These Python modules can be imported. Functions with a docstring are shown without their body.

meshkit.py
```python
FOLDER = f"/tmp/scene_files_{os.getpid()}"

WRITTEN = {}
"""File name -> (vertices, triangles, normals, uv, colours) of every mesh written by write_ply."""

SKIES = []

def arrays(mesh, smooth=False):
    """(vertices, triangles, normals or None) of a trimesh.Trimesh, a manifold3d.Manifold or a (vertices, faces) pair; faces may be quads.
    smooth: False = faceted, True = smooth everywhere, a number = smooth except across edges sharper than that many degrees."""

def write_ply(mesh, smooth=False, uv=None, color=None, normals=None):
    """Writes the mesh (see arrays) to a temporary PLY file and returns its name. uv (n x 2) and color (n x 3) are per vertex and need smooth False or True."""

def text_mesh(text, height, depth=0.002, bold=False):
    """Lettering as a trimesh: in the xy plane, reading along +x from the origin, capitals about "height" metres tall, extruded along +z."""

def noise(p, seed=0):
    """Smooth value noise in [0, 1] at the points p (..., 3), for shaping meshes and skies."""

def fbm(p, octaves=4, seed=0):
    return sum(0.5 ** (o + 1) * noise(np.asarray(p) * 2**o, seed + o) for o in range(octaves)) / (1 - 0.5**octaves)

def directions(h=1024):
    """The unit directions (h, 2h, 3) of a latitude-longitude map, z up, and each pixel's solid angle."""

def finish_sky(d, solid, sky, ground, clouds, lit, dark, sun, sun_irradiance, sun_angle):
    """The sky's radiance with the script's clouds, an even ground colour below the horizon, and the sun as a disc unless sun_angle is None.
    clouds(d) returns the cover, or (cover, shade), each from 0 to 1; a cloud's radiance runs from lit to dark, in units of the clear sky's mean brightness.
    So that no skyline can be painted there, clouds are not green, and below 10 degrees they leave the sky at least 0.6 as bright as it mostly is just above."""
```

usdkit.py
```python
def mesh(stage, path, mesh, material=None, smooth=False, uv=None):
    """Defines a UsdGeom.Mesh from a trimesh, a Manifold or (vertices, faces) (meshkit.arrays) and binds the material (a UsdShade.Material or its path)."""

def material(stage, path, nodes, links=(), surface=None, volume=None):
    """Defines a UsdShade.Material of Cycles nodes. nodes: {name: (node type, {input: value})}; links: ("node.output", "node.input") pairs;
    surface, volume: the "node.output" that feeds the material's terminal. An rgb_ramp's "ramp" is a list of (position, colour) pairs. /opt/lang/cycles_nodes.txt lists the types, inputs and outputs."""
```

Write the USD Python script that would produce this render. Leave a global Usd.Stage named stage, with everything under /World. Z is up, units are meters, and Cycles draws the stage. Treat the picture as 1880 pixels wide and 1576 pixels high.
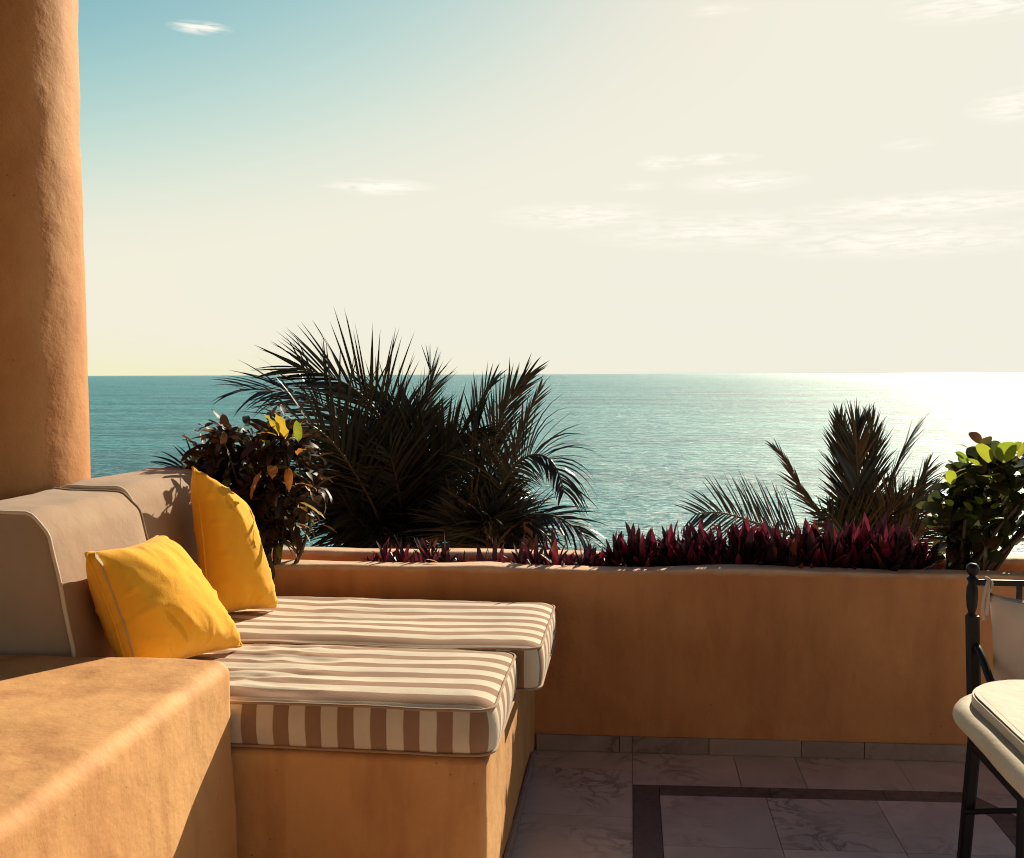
import math, random
import numpy as np, trimesh, usdkit, meshkit
from shapely.geometry import Polygon, box as sbox
from shapely import affinity
from pxr import Usd, UsdGeom, UsdLux, UsdShade, Gf, Sdf

stage = Usd.Stage.CreateInMemory()
UsdGeom.SetStageUpAxis(stage, 'Z')
UsdGeom.Xform.Define(stage, '/World')
UsdGeom.Scope.Define(stage, '/World/Looks')
V = lambda *a: np.array(a, float)

# ------------------------------------------------------------------ camera
F, EYE = 1800.0, V(0, 0, 1.5)
PITCH, ROLL = math.atan(101 / F), math.radians(0.21)
fw = V(0, math.cos(PITCH), -math.sin(PITCH)); up0 = np.cross(V(1, 0, 0), fw)
rt = math.cos(ROLL) * V(1, 0, 0) - math.sin(ROLL) * up0; up = np.cross(rt, fw)
cam = UsdGeom.Camera.Define(stage, '/World/Camera')
cam.CreateHorizontalApertureAttr(36.0); cam.CreateFocalLengthAttr(36.0 * F / 1880.0)
cam.CreateClippingRangeAttr(Gf.Vec2f(0.05, 100000.0))
cam.CreateExposureAttr(0.68)
cam.AddTransformOp().Set(Gf.Matrix4d(*rt, 0, *up, 0, *(-fw), 0, *EYE, 1))

# ------------------------------------------------------------------ sky and sun
SUN_AZ, SUN_EL = math.radians(33.0), math.radians(28.0)
sund = V(math.sin(SUN_AZ) * math.cos(SUN_EL), math.cos(SUN_AZ) * math.cos(SUN_EL), math.sin(SUN_EL))
sun = UsdLux.DistantLight.Define(stage, '/World/Sun')
sun.CreateNormalizeAttr(True); sun.CreateIntensityAttr(1.25); sun.CreateAngleAttr(0.5); sun.CreateColorAttr(Gf.Vec3f(1.0, 0.88, 0.66))
_x = np.cross(V(0, 0, 1), sund); _x /= np.linalg.norm(_x); _y = np.cross(sund, _x)
sun.AddTransformOp().Set(Gf.Matrix4d(*_x, 0, *_y, 0, *sund, 0, 0, 0, 60, 1))

STRENGTH = 0.1
WHITE = V(0.895, 0.865, 0.745) * 2 ** -.68           # what the haze saturates to
S0, GAMMA = V(2.40, 3.00, 4.15), V(3.2, 2.5, 2.0)      # film response to the sky's own radiance, the same all over the sky
# clouds: wisps at (azimuth, elevation) in degrees with half widths, lifted out of a stretched noise
WISPS = [(-7.6, 10.6, 2.9, 0.45, .9), (-17.2, 18.3, 1.5, 0.32, .9), (3.9, 9.0, 4.4, 0.75, .8), (8.6, 11.8, 1.3, 0.4, .9), (11.6, 11.9, 2.2, .3, .8),
         (13.0, 10.6, 3.2, .55, .8), (23.0, 8.8, 6.5, .7, .9), (12.0, 8.0, 7.0, 1.0, .7), (22.0, 7.1, 7.5, .9, .8), (26.0, 18.6, 4.5, 1.0, 1.0), (27.5, 13.4, 2.6, .8, .9),
         (11.7, 19.5, 1.6, .3, .45), (21.8, 12.0, 1.3, .28, .45), (7.2, 10.6, 1.4, .3, .4)]
sn, sl = {}, []
def nd(name, kind, **kw): sn[name] = (kind, kw); return name
def lk(a, b): sl.append((a, b))
nd('tc', 'texture_coordinate')
nd('sky', 'sky_texture', sky_type='single_scattering', sun_disc=False, sun_elevation=SUN_EL, sun_rotation=SUN_AZ, altitude=1500.0, air_density=1.0, aerosol_density=1.0, ozone_density=2.0)
nd('gain', 'vector_math', math_type='multiply', vector2=1 / S0); lk('sky.color', 'gain.vector1')
nd('pw', 'vector_math', math_type='power', vector2=GAMMA); lk('gain.vector', 'pw.vector1')
nd('neg', 'vector_math', math_type='multiply', vector2=V(-1, -1, -1)); lk('pw.vector', 'neg.vector1')
nd('expo', 'vector_math', math_type='power', vector1=V(math.e, math.e, math.e)); lk('neg.vector', 'expo.vector2')
nd('inv', 'vector_math', math_type='subtract', vector1=V(1, 1, 1)); lk('expo.vector', 'inv.vector2')
nd('tone', 'vector_math', math_type='multiply', vector2=WHITE / STRENGTH); lk('inv.vector', 'tone.vector1')
nd('sep', 'separate_xyz'); lk('tc.generated', 'sep.vector')
nd('az', 'math', math_type='arctan2'); lk('sep.x', 'az.value1'); lk('sep.y', 'az.value2')
nd('el', 'math', math_type='arcsine'); lk('sep.z', 'el.value1')
nd('ae', 'combine_xyz'); lk('az.value', 'ae.x'); lk('el.value', 'ae.y')
nd('wm', 'mapping', mapping_type='point', scale=V(34, 230, 1)); lk('ae.vector', 'wm.vector')
nd('wn', 'noise_texture', scale=1.0, detail=6.0, roughness=0.62, distortion=0.6); lk('wm.vector', 'wn.vector')
prev = None
for i, (a, e, da, de, w) in enumerate(WISPS):
    nd(f's{i}', 'vector_math', math_type='subtract', vector2=V(math.radians(a), math.radians(e), 0)); lk('ae.vector', f's{i}.vector1')
    nd(f'd{i}', 'vector_math', math_type='multiply', vector2=V(1 / math.radians(da), 1 / math.radians(de), 0)); lk(f's{i}.vector', f'd{i}.vector1')
    nd(f'l{i}', 'vector_math', math_type='length'); lk(f'd{i}.vector', f'l{i}.vector1')
    nd(f'm{i}', 'map_range', from_min=1.25, from_max=0.0, to_min=0.0, to_max=w, clamp=True); lk(f'l{i}.value', f'm{i}.value')
    if prev:
        nd(f'x{i}', 'math', math_type='maximum'); lk(prev, f'x{i}.value1'); lk(f'm{i}.result', f'x{i}.value2'); prev = f'x{i}.value'
    else: prev = f'm{i}.result'
nd('cn', 'map_range', from_min=0.36, from_max=0.60, to_min=0.0, to_max=1.5, clamp=True); lk('wn.fac', 'cn.value')
nd('cov', 'math', math_type='multiply', use_clamp=True); lk(prev, 'cov.value1'); lk('cn.result', 'cov.value2')
nd('mixc', 'mix', mix_type='mix', color2=V(1.06, 1.0, 0.88) * 2 ** -.68 / STRENGTH); lk('cov.value', 'mixc.fac'); lk('tone.vector', 'mixc.color1')
nd('bg', 'background_shader', strength=STRENGTH); lk('mixc.color', 'bg.color')
sky_mat = usdkit.material(stage, '/World/Looks/sky', sn, sl, surface='bg.background')
dome = UsdLux.DomeLight.Define(stage, '/World/sky')
UsdShade.MaterialBindingAPI.Apply(dome.GetPrim()).Bind(sky_mat)

# ------------------------------------------------------------------ helpers
TH = math.radians(6.9)
UX, UY, UZ = V(math.cos(TH), -math.sin(TH), 0), V(math.sin(TH), math.cos(TH), 0), V(0, 0, 1)
def W(p):                                   # terrace axes (along the bench front, towards the sea, up) -> world
    p = np.asarray(p, float); return p[..., :1] * UX + p[..., 1:2] * UY + p[..., 2:3] * UZ
def at(x, y, Y):                            # a point of the place seen at pixel x, y of the photograph, Y metres ahead
    d = fw + rt * (x - 940) / F - up * (y - 788) / F; return EYE + d * Y / d[1]
used = {}
def numbered(path):
    k = used.get(path, 0); used[path] = k + 1
    return path if k == 0 else f'{path}_{k:03d}'
ORIGIN = {}
def tag(prim, label=None, cat=None, group=None, kind=None):
    for k, v in (('label', label), ('category', cat), ('group', group), ('kind', kind)):
        if v: prim.SetCustomDataByKey(k, v)
    return prim
def thing(name, label, cat, base=(0, 0, 0), group=None, kind=None):
    path = numbered('/World/' + name); x = UsdGeom.Xform.Define(stage, path)
    x.AddTranslateOp().Set(Gf.Vec3d(*map(float, base))); ORIGIN[path] = np.asarray(base, float)
    return tag(x.GetPrim(), label, cat, group, kind)
def part(parent, name, mesh, m, smooth=40, label=None, uv=None, kind=None):
    """a Mesh below parent (a prim) or, without parent, below /World; mesh is given in world axes"""
    root = str(parent.GetPath()) if parent else '/World'
    path = numbered(root + '/' + name)
    o = ORIGIN.get(root, np.zeros(3)); ORIGIN[path] = o
    if isinstance(mesh, trimesh.Trimesh): v, f = mesh.vertices, mesh.faces
    else: v, f = mesh
    p = usdkit.mesh(stage, path, (np.asarray(v, float) - o, f), m, smooth=smooth, uv=uv).GetPrim()
    return tag(p, label, None, None, kind)

def rbox(lo, hi, r, cell=0.03, amp=0.004, freq=6.0, seed=0, rtop=None, slim=None):
    """a box of hand-laid plaster or stuffed cloth: rounded edges, subdivided, uneven"""
    lo, hi = np.array(lo, float), np.array(hi, float); size = hi - lo
    n = np.clip(np.ceil(size / cell).astype(int), 4, 90)
    def axis(k):
        a = np.linspace(0, 1, n[k] + 1)
        e = min(r / size[k], .45); s = np.linspace(0, e, 6)
        inner = a[(a > e * 1.15) & (a < 1 - e * 1.15)]
        return lo[k] + size[k] * np.unique(np.round(np.concatenate([s, inner, 1 - s]), 6))
    ax = [axis(k) for k in range(3)]
    vs, fs, off = [], [], 0
    for k in range(3):
        i, j = (k + 1) % 3, (k + 2) % 3
        A, B = np.meshgrid(ax[i], ax[j], indexing='ij')
        for side, val in ((0, lo[k]), (1, hi[k])):
            P = np.zeros(A.shape + (3,)); P[..., i], P[..., j], P[..., k] = A, B, val
            a, b = A.shape; idx = np.arange(a * b).reshape(a, b) + off
            q = np.stack([idx[:-1, :-1], idx[1:, :-1], idx[1:, 1:], idx[:-1, 1:]], -1).reshape(-1, 4)
            if side == 0: q = q[:, ::-1]
            vs.append(P.reshape(-1, 3)); fs.append(q); off += a * b
    v, q = np.vstack(vs), np.vstack(fs)
    c = np.clip(v, lo + r, hi - r); d = v - c; L = np.linalg.norm(d, axis=1, keepdims=True)
    v = np.where(L > 1e-9, c + d / np.maximum(L, 1e-9) * r, v)
    f = np.vstack([q[:, [0, 1, 2]], q[:, [0, 2, 3]]])
    m = trimesh.Trimesh(v, f, process=False); m.merge_vertices(digits_vertex=5)
    nrm = np.array(m.vertex_normals)
    if amp: m.vertices = m.vertices + nrm * ((meshkit.fbm(m.vertices * freq, 4, seed) - .5) * 2 * amp)[:, None]
    return m
def local(m):
    m = m.copy(); m.vertices = W(m.vertices); return m
def tube(pts, r, n=8, cap=True):
    pts = np.asarray(pts, float); r = np.broadcast_to(np.asarray(r, float), (len(pts),))
    t = np.gradient(pts, axis=0); t /= np.maximum(np.linalg.norm(t, axis=1, keepdims=True), 1e-9)
    ref = V(0, 0, 1) if abs(t[:, 2]).mean() < .8 else V(1, 0, 0)
    a = np.cross(t, ref); a /= np.maximum(np.linalg.norm(a, axis=1, keepdims=True), 1e-9); b = np.cross(t, a)
    ang = np.linspace(0, 2 * np.pi, n, endpoint=False)
    v = (pts[:, None] + r[:, None, None] * (np.cos(ang)[None, :, None] * a[:, None] + np.sin(ang)[None, :, None] * b[:, None])).reshape(-1, 3)
    f = []
    for i in range(len(pts) - 1):
        for j in range(n):
            p, q = i * n + j, i * n + (j + 1) % n; f += [[p, q, q + n], [p, q + n, p + n]]
    if cap:
        v = np.vstack([v, pts[0], pts[-1]]); k = len(pts) * n
        for j in range(n): f += [[k, (j + 1) % n, j], [k + 1, k - n + j, k - n + (j + 1) % n]]
    return v, np.array(f)
def closed_tube(pts, r, n=6):
    pts = np.asarray(pts, float); N = len(pts)
    t = np.roll(pts, -1, 0) - np.roll(pts, 1, 0); t /= np.linalg.norm(t, axis=1, keepdims=True)
    c = pts - pts.mean(0); nn = np.linalg.svd(c)[2][2]
    a = np.cross(t, nn); a /= np.linalg.norm(a, axis=1, keepdims=True); b = np.cross(t, a)
    ang = np.linspace(0, 2 * np.pi, n, endpoint=False)
    v = (pts[:, None] + r * (np.cos(ang)[None, :, None] * a[:, None] + np.sin(ang)[None, :, None] * b[:, None])).reshape(-1, 3)
    f = []
    for i in range(N):
        for j in range(n):
            p, q, P, Q = i * n + j, i * n + (j + 1) % n, ((i + 1) % N) * n + j, ((i + 1) % N) * n + (j + 1) % n
            f += [[p, q, Q], [p, Q, P]]
    return v, np.array(f)
def spline(pts, n):
    from scipy.interpolate import CubicSpline
    pts = np.asarray(pts, float); s = np.r_[0, np.cumsum(np.linalg.norm(np.diff(pts, axis=0), axis=1))]
    return CubicSpline(s, pts)(np.linspace(0, s[-1], n)) if len(pts) > 2 else pts[0] + (pts[1] - pts[0]) * np.linspace(0, 1, n)[:, None]
def join(parts):
    vs, fs, k = [], [], 0
    for v, f in parts: vs.append(v); fs.append(np.asarray(f) + k); k += len(v)
    return np.vstack(vs), np.vstack(fs)
def lathe(profile, n=20):                   # (r, z) pairs -> mesh about z
    pr = np.asarray(profile, float); ang = np.linspace(0, 2 * np.pi, n, endpoint=False)
    v = np.stack([pr[:, :1] * np.cos(ang), pr[:, :1] * np.sin(ang), np.repeat(pr[:, 1:], n, 1)], -1).reshape(-1, 3)
    f = []
    for i in range(len(pr) - 1):
        for j in range(n):
            p, q = i * n + j, i * n + (j + 1) % n; f += [[p, q, q + n], [p, q + n, p + n]]
    return v, np.array(f)
def bar(a, b, w, h, upv=(0, 0, 1)):          # square bar between two points, edges slightly chamfered
    a, b = np.asarray(a, float), np.asarray(b, float); t = (b - a) / np.linalg.norm(b - a)
    s = np.cross(t, np.asarray(upv, float)); s /= np.linalg.norm(s); u = np.cross(s, t); c = .18 * min(w, h)
    sec = [(-w / 2 + c, -h / 2), (w / 2 - c, -h / 2), (w / 2, -h / 2 + c), (w / 2, h / 2 - c), (w / 2 - c, h / 2), (-w / 2 + c, h / 2), (-w / 2, h / 2 - c), (-w / 2, -h / 2 + c)]
    v = np.array([e + s * x + u * z for e in (a, b) for x, z in sec]); f = []
    for j in range(8): k = (j + 1) % 8; f += [[j, k, k + 8], [j, k + 8, j + 8]]
    for j in range(1, 7): f += [[0, j + 1, j], [8, 8 + j, 9 + j]]
    return v, np.array(f)

# ------------------------------------------------------------------ materials
def look(name, nodes, links, surface='p.BSDF'): return usdkit.material(stage, '/World/Looks/' + name, nodes, links, surface=surface)
def plaster(name, a, b, c, rough=.74, lit_rim=None, stain=(.34, .12, .045), stain_amount=.62):
    return look(name, {
        'g': ('geometry', {}),
        'n1': ('noise_texture', {'scale': 2.3, 'detail': 7.0, 'roughness': .62, 'distortion': .35}),
        'r1': ('rgb_ramp', {'ramp': [(.28, a), (.5, b), (.72, c)]}),
        'mp': ('mapping', {'mapping_type': 'point', 'scale': V(7, 7, 1.6)}),
        'n2': ('noise_texture', {'scale': 1.0, 'detail': 6.0, 'roughness': .6}),
        'r2': ('map_range', {'from_min': .48, 'from_max': .72, 'to_min': 0.0, 'to_max': stain_amount, 'clamp': True}),
        'mx': ('mix', {'mix_type': 'mix', 'color2': stain}),
        'vo': ('voronoi_texture', {'scale': 26.0, 'randomness': 1.0}),
        'vr': ('map_range', {'from_min': .05, 'from_max': .10, 'to_min': 0.75, 'to_max': 0.0, 'clamp': True}),
        'wn': ('noise_texture', {'scale': 7.0, 'detail': 2.0}),
        'wr': ('map_range', {'from_min': .55, 'from_max': .62, 'to_min': 0.0, 'to_max': 1.0, 'clamp': True}),
        'pm': ('math', {'math_type': 'multiply'}),
        'mx2': ('mix', {'mix_type': 'mix', 'color2': V(.12, .055, .03)}),
        'n3': ('noise_texture', {'scale': 85.0, 'detail': 4.0, 'roughness': .7}),
        'n4': ('noise_texture', {'scale': 11.0, 'detail': 4.0, 'roughness': .55}),
        'b1': ('bump', {'strength': .22, 'distance': .004}),
        'b2': ('bump', {'strength': .28, 'distance': .022}),
        'p': ('principled_bsdf', {'roughness': rough, 'specular_ior_level': .32}),
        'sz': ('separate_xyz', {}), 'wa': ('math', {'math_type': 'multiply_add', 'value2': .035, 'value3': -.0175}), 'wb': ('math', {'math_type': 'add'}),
        'wz': ('map_range', {'from_min': (lit_rim or 99) - .012, 'from_max': (lit_rim or 99) + .008, 'to_min': 0.0, 'to_max': .75, 'clamp': True}), 'mx3': ('mix', {'mix_type': 'mix', 'color2': V(.70, .50, .34)}),  # sunlit rim painted in: colour mixed to pale cream above the given height
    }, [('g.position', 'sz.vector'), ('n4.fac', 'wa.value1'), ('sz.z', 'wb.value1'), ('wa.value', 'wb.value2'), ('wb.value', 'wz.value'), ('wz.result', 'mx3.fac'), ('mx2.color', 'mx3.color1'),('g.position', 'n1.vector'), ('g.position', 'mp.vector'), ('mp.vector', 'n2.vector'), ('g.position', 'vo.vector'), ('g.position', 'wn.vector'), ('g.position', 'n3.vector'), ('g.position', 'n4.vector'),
        ('n1.fac', 'r1.fac'), ('n2.fac', 'r2.value'), ('r1.color', 'mx.color1'), ('r2.result', 'mx.fac'), ('vo.distance', 'vr.value'), ('wn.fac', 'wr.value'),
        ('vr.result', 'pm.value1'), ('wr.result', 'pm.value2'), ('pm.value', 'mx2.fac'), ('mx.color', 'mx2.color1'), ('mx3.color', 'p.base_color'),
        ('n3.fac', 'b1.height'), ('n4.fac', 'b2.height'), ('b2.normal', 'b1.normal'), ('b1.normal', 'p.normal')])
def cloth(name, col, col2, rough=.9, sheen=.15, bump=.25, scale=5.0):
    return look(name, {
        'g': ('geometry', {}), 'n1': ('noise_texture', {'scale': scale, 'detail': 5.0, 'roughness': .6}),
        'r1': ('rgb_ramp', {'ramp': [(.3, col), (.7, col2)]}),
        'n2': ('noise_texture', {'scale': 420.0, 'detail': 2.0}), 'n3': ('noise_texture', {'scale': 24.0, 'detail': 3.0, 'distortion': .7}),
        'b1': ('bump', {'strength': bump, 'distance': .003}), 'b2': ('bump', {'strength': .18, 'distance': .012}),
        'p': ('principled_bsdf', {'roughness': rough, 'specular_ior_level': .15, 'sheen_weight': sheen, 'sheen_roughness': .5}),
    }, [('g.position', 'n1.vector'), ('g.position', 'n2.vector'), ('g.position', 'n3.vector'), ('n1.fac', 'r1.fac'), ('r1.color', 'p.base_color'), ('n3.fac', 'b2.height'), ('n2.fac', 'b1.height'), ('b2.normal', 'b1.normal'), ('b1.normal', 'p.normal')])
def stripes(name, light, dark, period):
    return look(name, {
        'uv': ('attribute', {'attribute': 'st'}), 's': ('separate_xyz', {}), 'g': ('geometry', {}),
        'nw': ('noise_texture', {'scale': 9.0, 'detail': 2.0}), 'nm': ('math', {'math_type': 'multiply_add', 'value2': .008, 'value3': -.004}), 'ad': ('math', {'math_type': 'add'}),
        'd': ('math', {'math_type': 'divide', 'value2': period}), 'f': ('math', {'math_type': 'fraction'}),
        'r': ('rgb_ramp', {'ramp': [(0, light), (.485, light), (.515, dark), (.985, dark), (1, light)]}),
        'n1': ('noise_texture', {'scale': 3.5, 'detail': 6.0, 'roughness': .65}), 'm1': ('map_range', {'from_min': .3, 'from_max': .7, 'to_min': .8, 'to_max': 1.06, 'clamp': True}),
        'mu': ('vector_math', {'math_type': 'scale'}), 'n2': ('noise_texture', {'scale': 300.0, 'detail': 2.0}), 'b': ('bump', {'strength': .3, 'distance': .003}),
        'p': ('principled_bsdf', {'roughness': .9, 'specular_ior_level': .15, 'sheen_weight': .1}),
    }, [('uv.vector', 's.vector'), ('g.position', 'nw.vector'), ('nw.fac', 'nm.value1'), ('s.x', 'ad.value1'), ('nm.value', 'ad.value2'), ('ad.value', 'd.value1'), ('d.value', 'f.value1'), ('f.value', 'r.fac'),
        ('g.position', 'n1.vector'), ('n1.fac', 'm1.value'), ('r.color', 'mu.vector1'), ('m1.result', 'mu.scale'), ('mu.vector', 'p.base_color'), ('g.position', 'n2.vector'), ('n2.fac', 'b.height'), ('b.normal', 'p.normal')])
def leafmat(name, ramp, back=None, trans=.35, rough=.38, tint=1.6, scale=9.0):
    nodes = {'o': ('object_info', {}), 'g': ('geometry', {}), 'n': ('noise_texture', {'scale': scale, 'detail': 3.0}),
             'a': ('math', {'math_type': 'multiply_add', 'value2': .8, 'value3': -.4}), 's': ('math', {'math_type': 'add', 'use_clamp': True}),
             'r': ('rgb_ramp', {'ramp': ramp}), 'p': ('principled_bsdf', {'roughness': rough, 'specular_ior_level': .4}), 't': ('translucent_bsdf', {}),
             'tv': ('vector_math', {'math_type': 'scale', 'scale': tint}), 'm': ('mix_closure', {'fac': trans})}
    links = [('g.position', 'n.vector'), ('n.fac', 'a.value1'), ('o.random', 's.value1'), ('a.value', 's.value2'), ('s.value', 'r.fac'), ('p.BSDF', 'm.closure1'), ('t.BSDF', 'm.closure2'), ('tv.vector', 't.color')]
    if back is None: links += [('r.color', 'p.base_color'), ('r.color', 'tv.vector1')]
    else:
        nodes['bk'] = ('rgb_ramp', {'ramp': back}); nodes['bm'] = ('mix', {'mix_type': 'mix'})
        links += [('s.value', 'bk.fac'), ('g.backfacing', 'bm.fac'), ('r.color', 'bm.color1'), ('bk.color', 'bm.color2'), ('bm.color', 'p.base_color'), ('bk.color', 'tv.vector1')]
    return look(name, nodes, links, 'm.closure')

M = {}
M['plaster'] = plaster('ochre_plaster', V(.54, .265, .105), V(.62, .33, .135), V(.68, .385, .165))
M['wall'] = plaster('terracotta_plaster', V(.49, .205, .085), V(.56, .245, .098), V(.62, .29, .12), stain=(.34, .13, .05), stain_amount=.55, lit_rim=.722)  # pale top edge stands in for sun glancing along the rim
M['column'] = plaster('column_plaster', V(.40, .175, .062), V(.465, .215, .078), V(.53, .265, .102), stain=(.40, .13, .045), stain_amount=.5)
M['stripes'] = stripes('striped_canvas', V(.70, .60, .48), V(.335, .20, .128), .0895)
M['brown'] = cloth('brown_canvas', V(.33, .22, .15), V(.39, .265, .18))
M['cream_piping'] = cloth('cream_piping', V(.62, .5, .38), V(.66, .55, .42))
M['tan_piping'] = cloth('tan_piping', V(.36, .23, .15), V(.42, .28, .19))
M['brown_piping'] = cloth('brown_piping', V(.24, .16, .11), V(.28, .19, .13))
M['yellow'] = cloth('yellow_cotton', V(.80, .375, .025), V(.88, .43, .032), bump=.2)
M['yellow_piping'] = cloth('yellow_piping', V(.80, .38, .025), V(.86, .43, .035))
M['zip'] = cloth('zip_tape', V(.45, .32, .2), V(.5, .37, .25))
M['label'] = cloth('label_cloth', V(.75, .7, .6), V(.8, .75, .66))
M['pad'] = cloth('pale_pad_cloth', V(.52, .42, .38), V(.58, .47, .42))
M['iron'] = look('black_iron', {'g': ('geometry', {}), 'n': ('noise_texture', {'scale': 60.0, 'detail': 4.0}), 'b': ('bump', {'strength': .25, 'distance': .002}), 'p': ('principled_bsdf', {'base_color': V(.006, .005, .008), 'roughness': .5, 'specular_ior_level': .3})},
                 [('g.position', 'n.vector'), ('n.fac', 'b.height'), ('b.normal', 'p.normal')])
M['soil'] = look('soil', {'g': ('geometry', {}), 'n': ('noise_texture', {'scale': 30.0, 'detail': 6.0}), 'r': ('rgb_ramp', {'ramp': [(.3, V(.03, .018, .012)), (.7, V(.09, .055, .035))]}), 'b': ('bump', {'strength': 1.0, 'distance': .03}), 'p': ('principled_bsdf', {'roughness': .95})},
                 [('g.position', 'n.vector'), ('n.fac', 'r.fac'), ('r.color', 'p.base_color'), ('n.fac', 'b.height'), ('b.normal', 'p.normal')])
def marble(name, a, b, vein, scale=2.2, rough=.42):
    return look(name, {
        'g': ('geometry', {}), 'o': ('object_info', {}), 'wn': ('white_noise_texture', {'dimensions': '1D'}), 'sh': ('vector_math', {'math_type': 'scale', 'scale': 9.0}), 'ps': ('vector_math', {'math_type': 'add'}),
        'n1': ('noise_texture', {'scale': scale, 'detail': 8.0, 'roughness': .62, 'distortion': 1.2}), 'r1': ('rgb_ramp', {'ramp': [(.3, a), (.65, b)]}),
        'n2': ('noise_texture', {'scale': scale * 1.7, 'detail': 9.0, 'roughness': .6, 'distortion': 2.2}), 'v1': ('math', {'math_type': 'subtract', 'value2': .5}), 'v2': ('math', {'math_type': 'absolute'}),
        'v3': ('map_range', {'from_min': 0.0, 'from_max': .05, 'to_min': .8, 'to_max': 0.0, 'clamp': True}), 'n5': ('noise_texture', {'scale': 2.6, 'detail': 3.0}), 'v5': ('map_range', {'from_min': .45, 'from_max': .65, 'to_min': 0.0, 'to_max': 1.0, 'clamp': True}), 'v4': ('math', {'math_type': 'multiply'}),
        'mx': ('mix', {'mix_type': 'mix', 'color2': vein}), 'tn': ('map_range', {'from_min': 0.0, 'from_max': 1.0, 'to_min': .86, 'to_max': 1.08}), 'mu': ('vector_math', {'math_type': 'scale'}),
        'n4': ('noise_texture', {'scale': 40.0, 'detail': 5.0}), 'rr': ('map_range', {'from_min': .3, 'from_max': .7, 'to_min': rough - .1, 'to_max': rough + .2}), 'b': ('bump', {'strength': .15, 'distance': .004}),
        'p': ('principled_bsdf', {'specular_ior_level': .35}),
    }, [('o.random', 'wn.w'), ('wn.color', 'sh.vector1'), ('g.position', 'ps.vector1'), ('sh.vector', 'ps.vector2'), ('ps.vector', 'n1.vector'), ('ps.vector', 'n2.vector'), ('ps.vector', 'n5.vector'), ('ps.vector', 'n4.vector'),
        ('n1.fac', 'r1.fac'), ('n2.fac', 'v1.value1'), ('v1.value', 'v2.value1'), ('v2.value', 'v3.value'), ('n5.fac', 'v5.value'), ('v3.result', 'v4.value1'), ('v5.result', 'v4.value2'),
        ('r1.color', 'mx.color1'), ('v4.value', 'mx.fac'), ('o.random', 'tn.value'), ('mx.color', 'mu.vector1'), ('tn.result', 'mu.scale'), ('mu.vector', 'p.base_color'),
        ('n4.fac', 'rr.value'), ('rr.result', 'p.roughness'), ('n4.fac', 'b.height'), ('b.normal', 'p.normal')])
M['marble'] = marble('pale_marble', V(.52, .42, .41), V(.68, .57, .54), V(.20, .15, .15))
M['dark_marble'] = marble('dark_marble', V(.11, .085, .085), V(.18, .14, .135), V(.04, .03, .03))
M['skirting'] = marble('skirting_marble', V(.24, .18, .165), V(.34, .26, .245), V(.10, .07, .07))
M['grout'] = look('grout', {'p': ('principled_bsdf', {'base_color': V(.20, .155, .145), 'roughness': .95})}, [])
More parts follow.
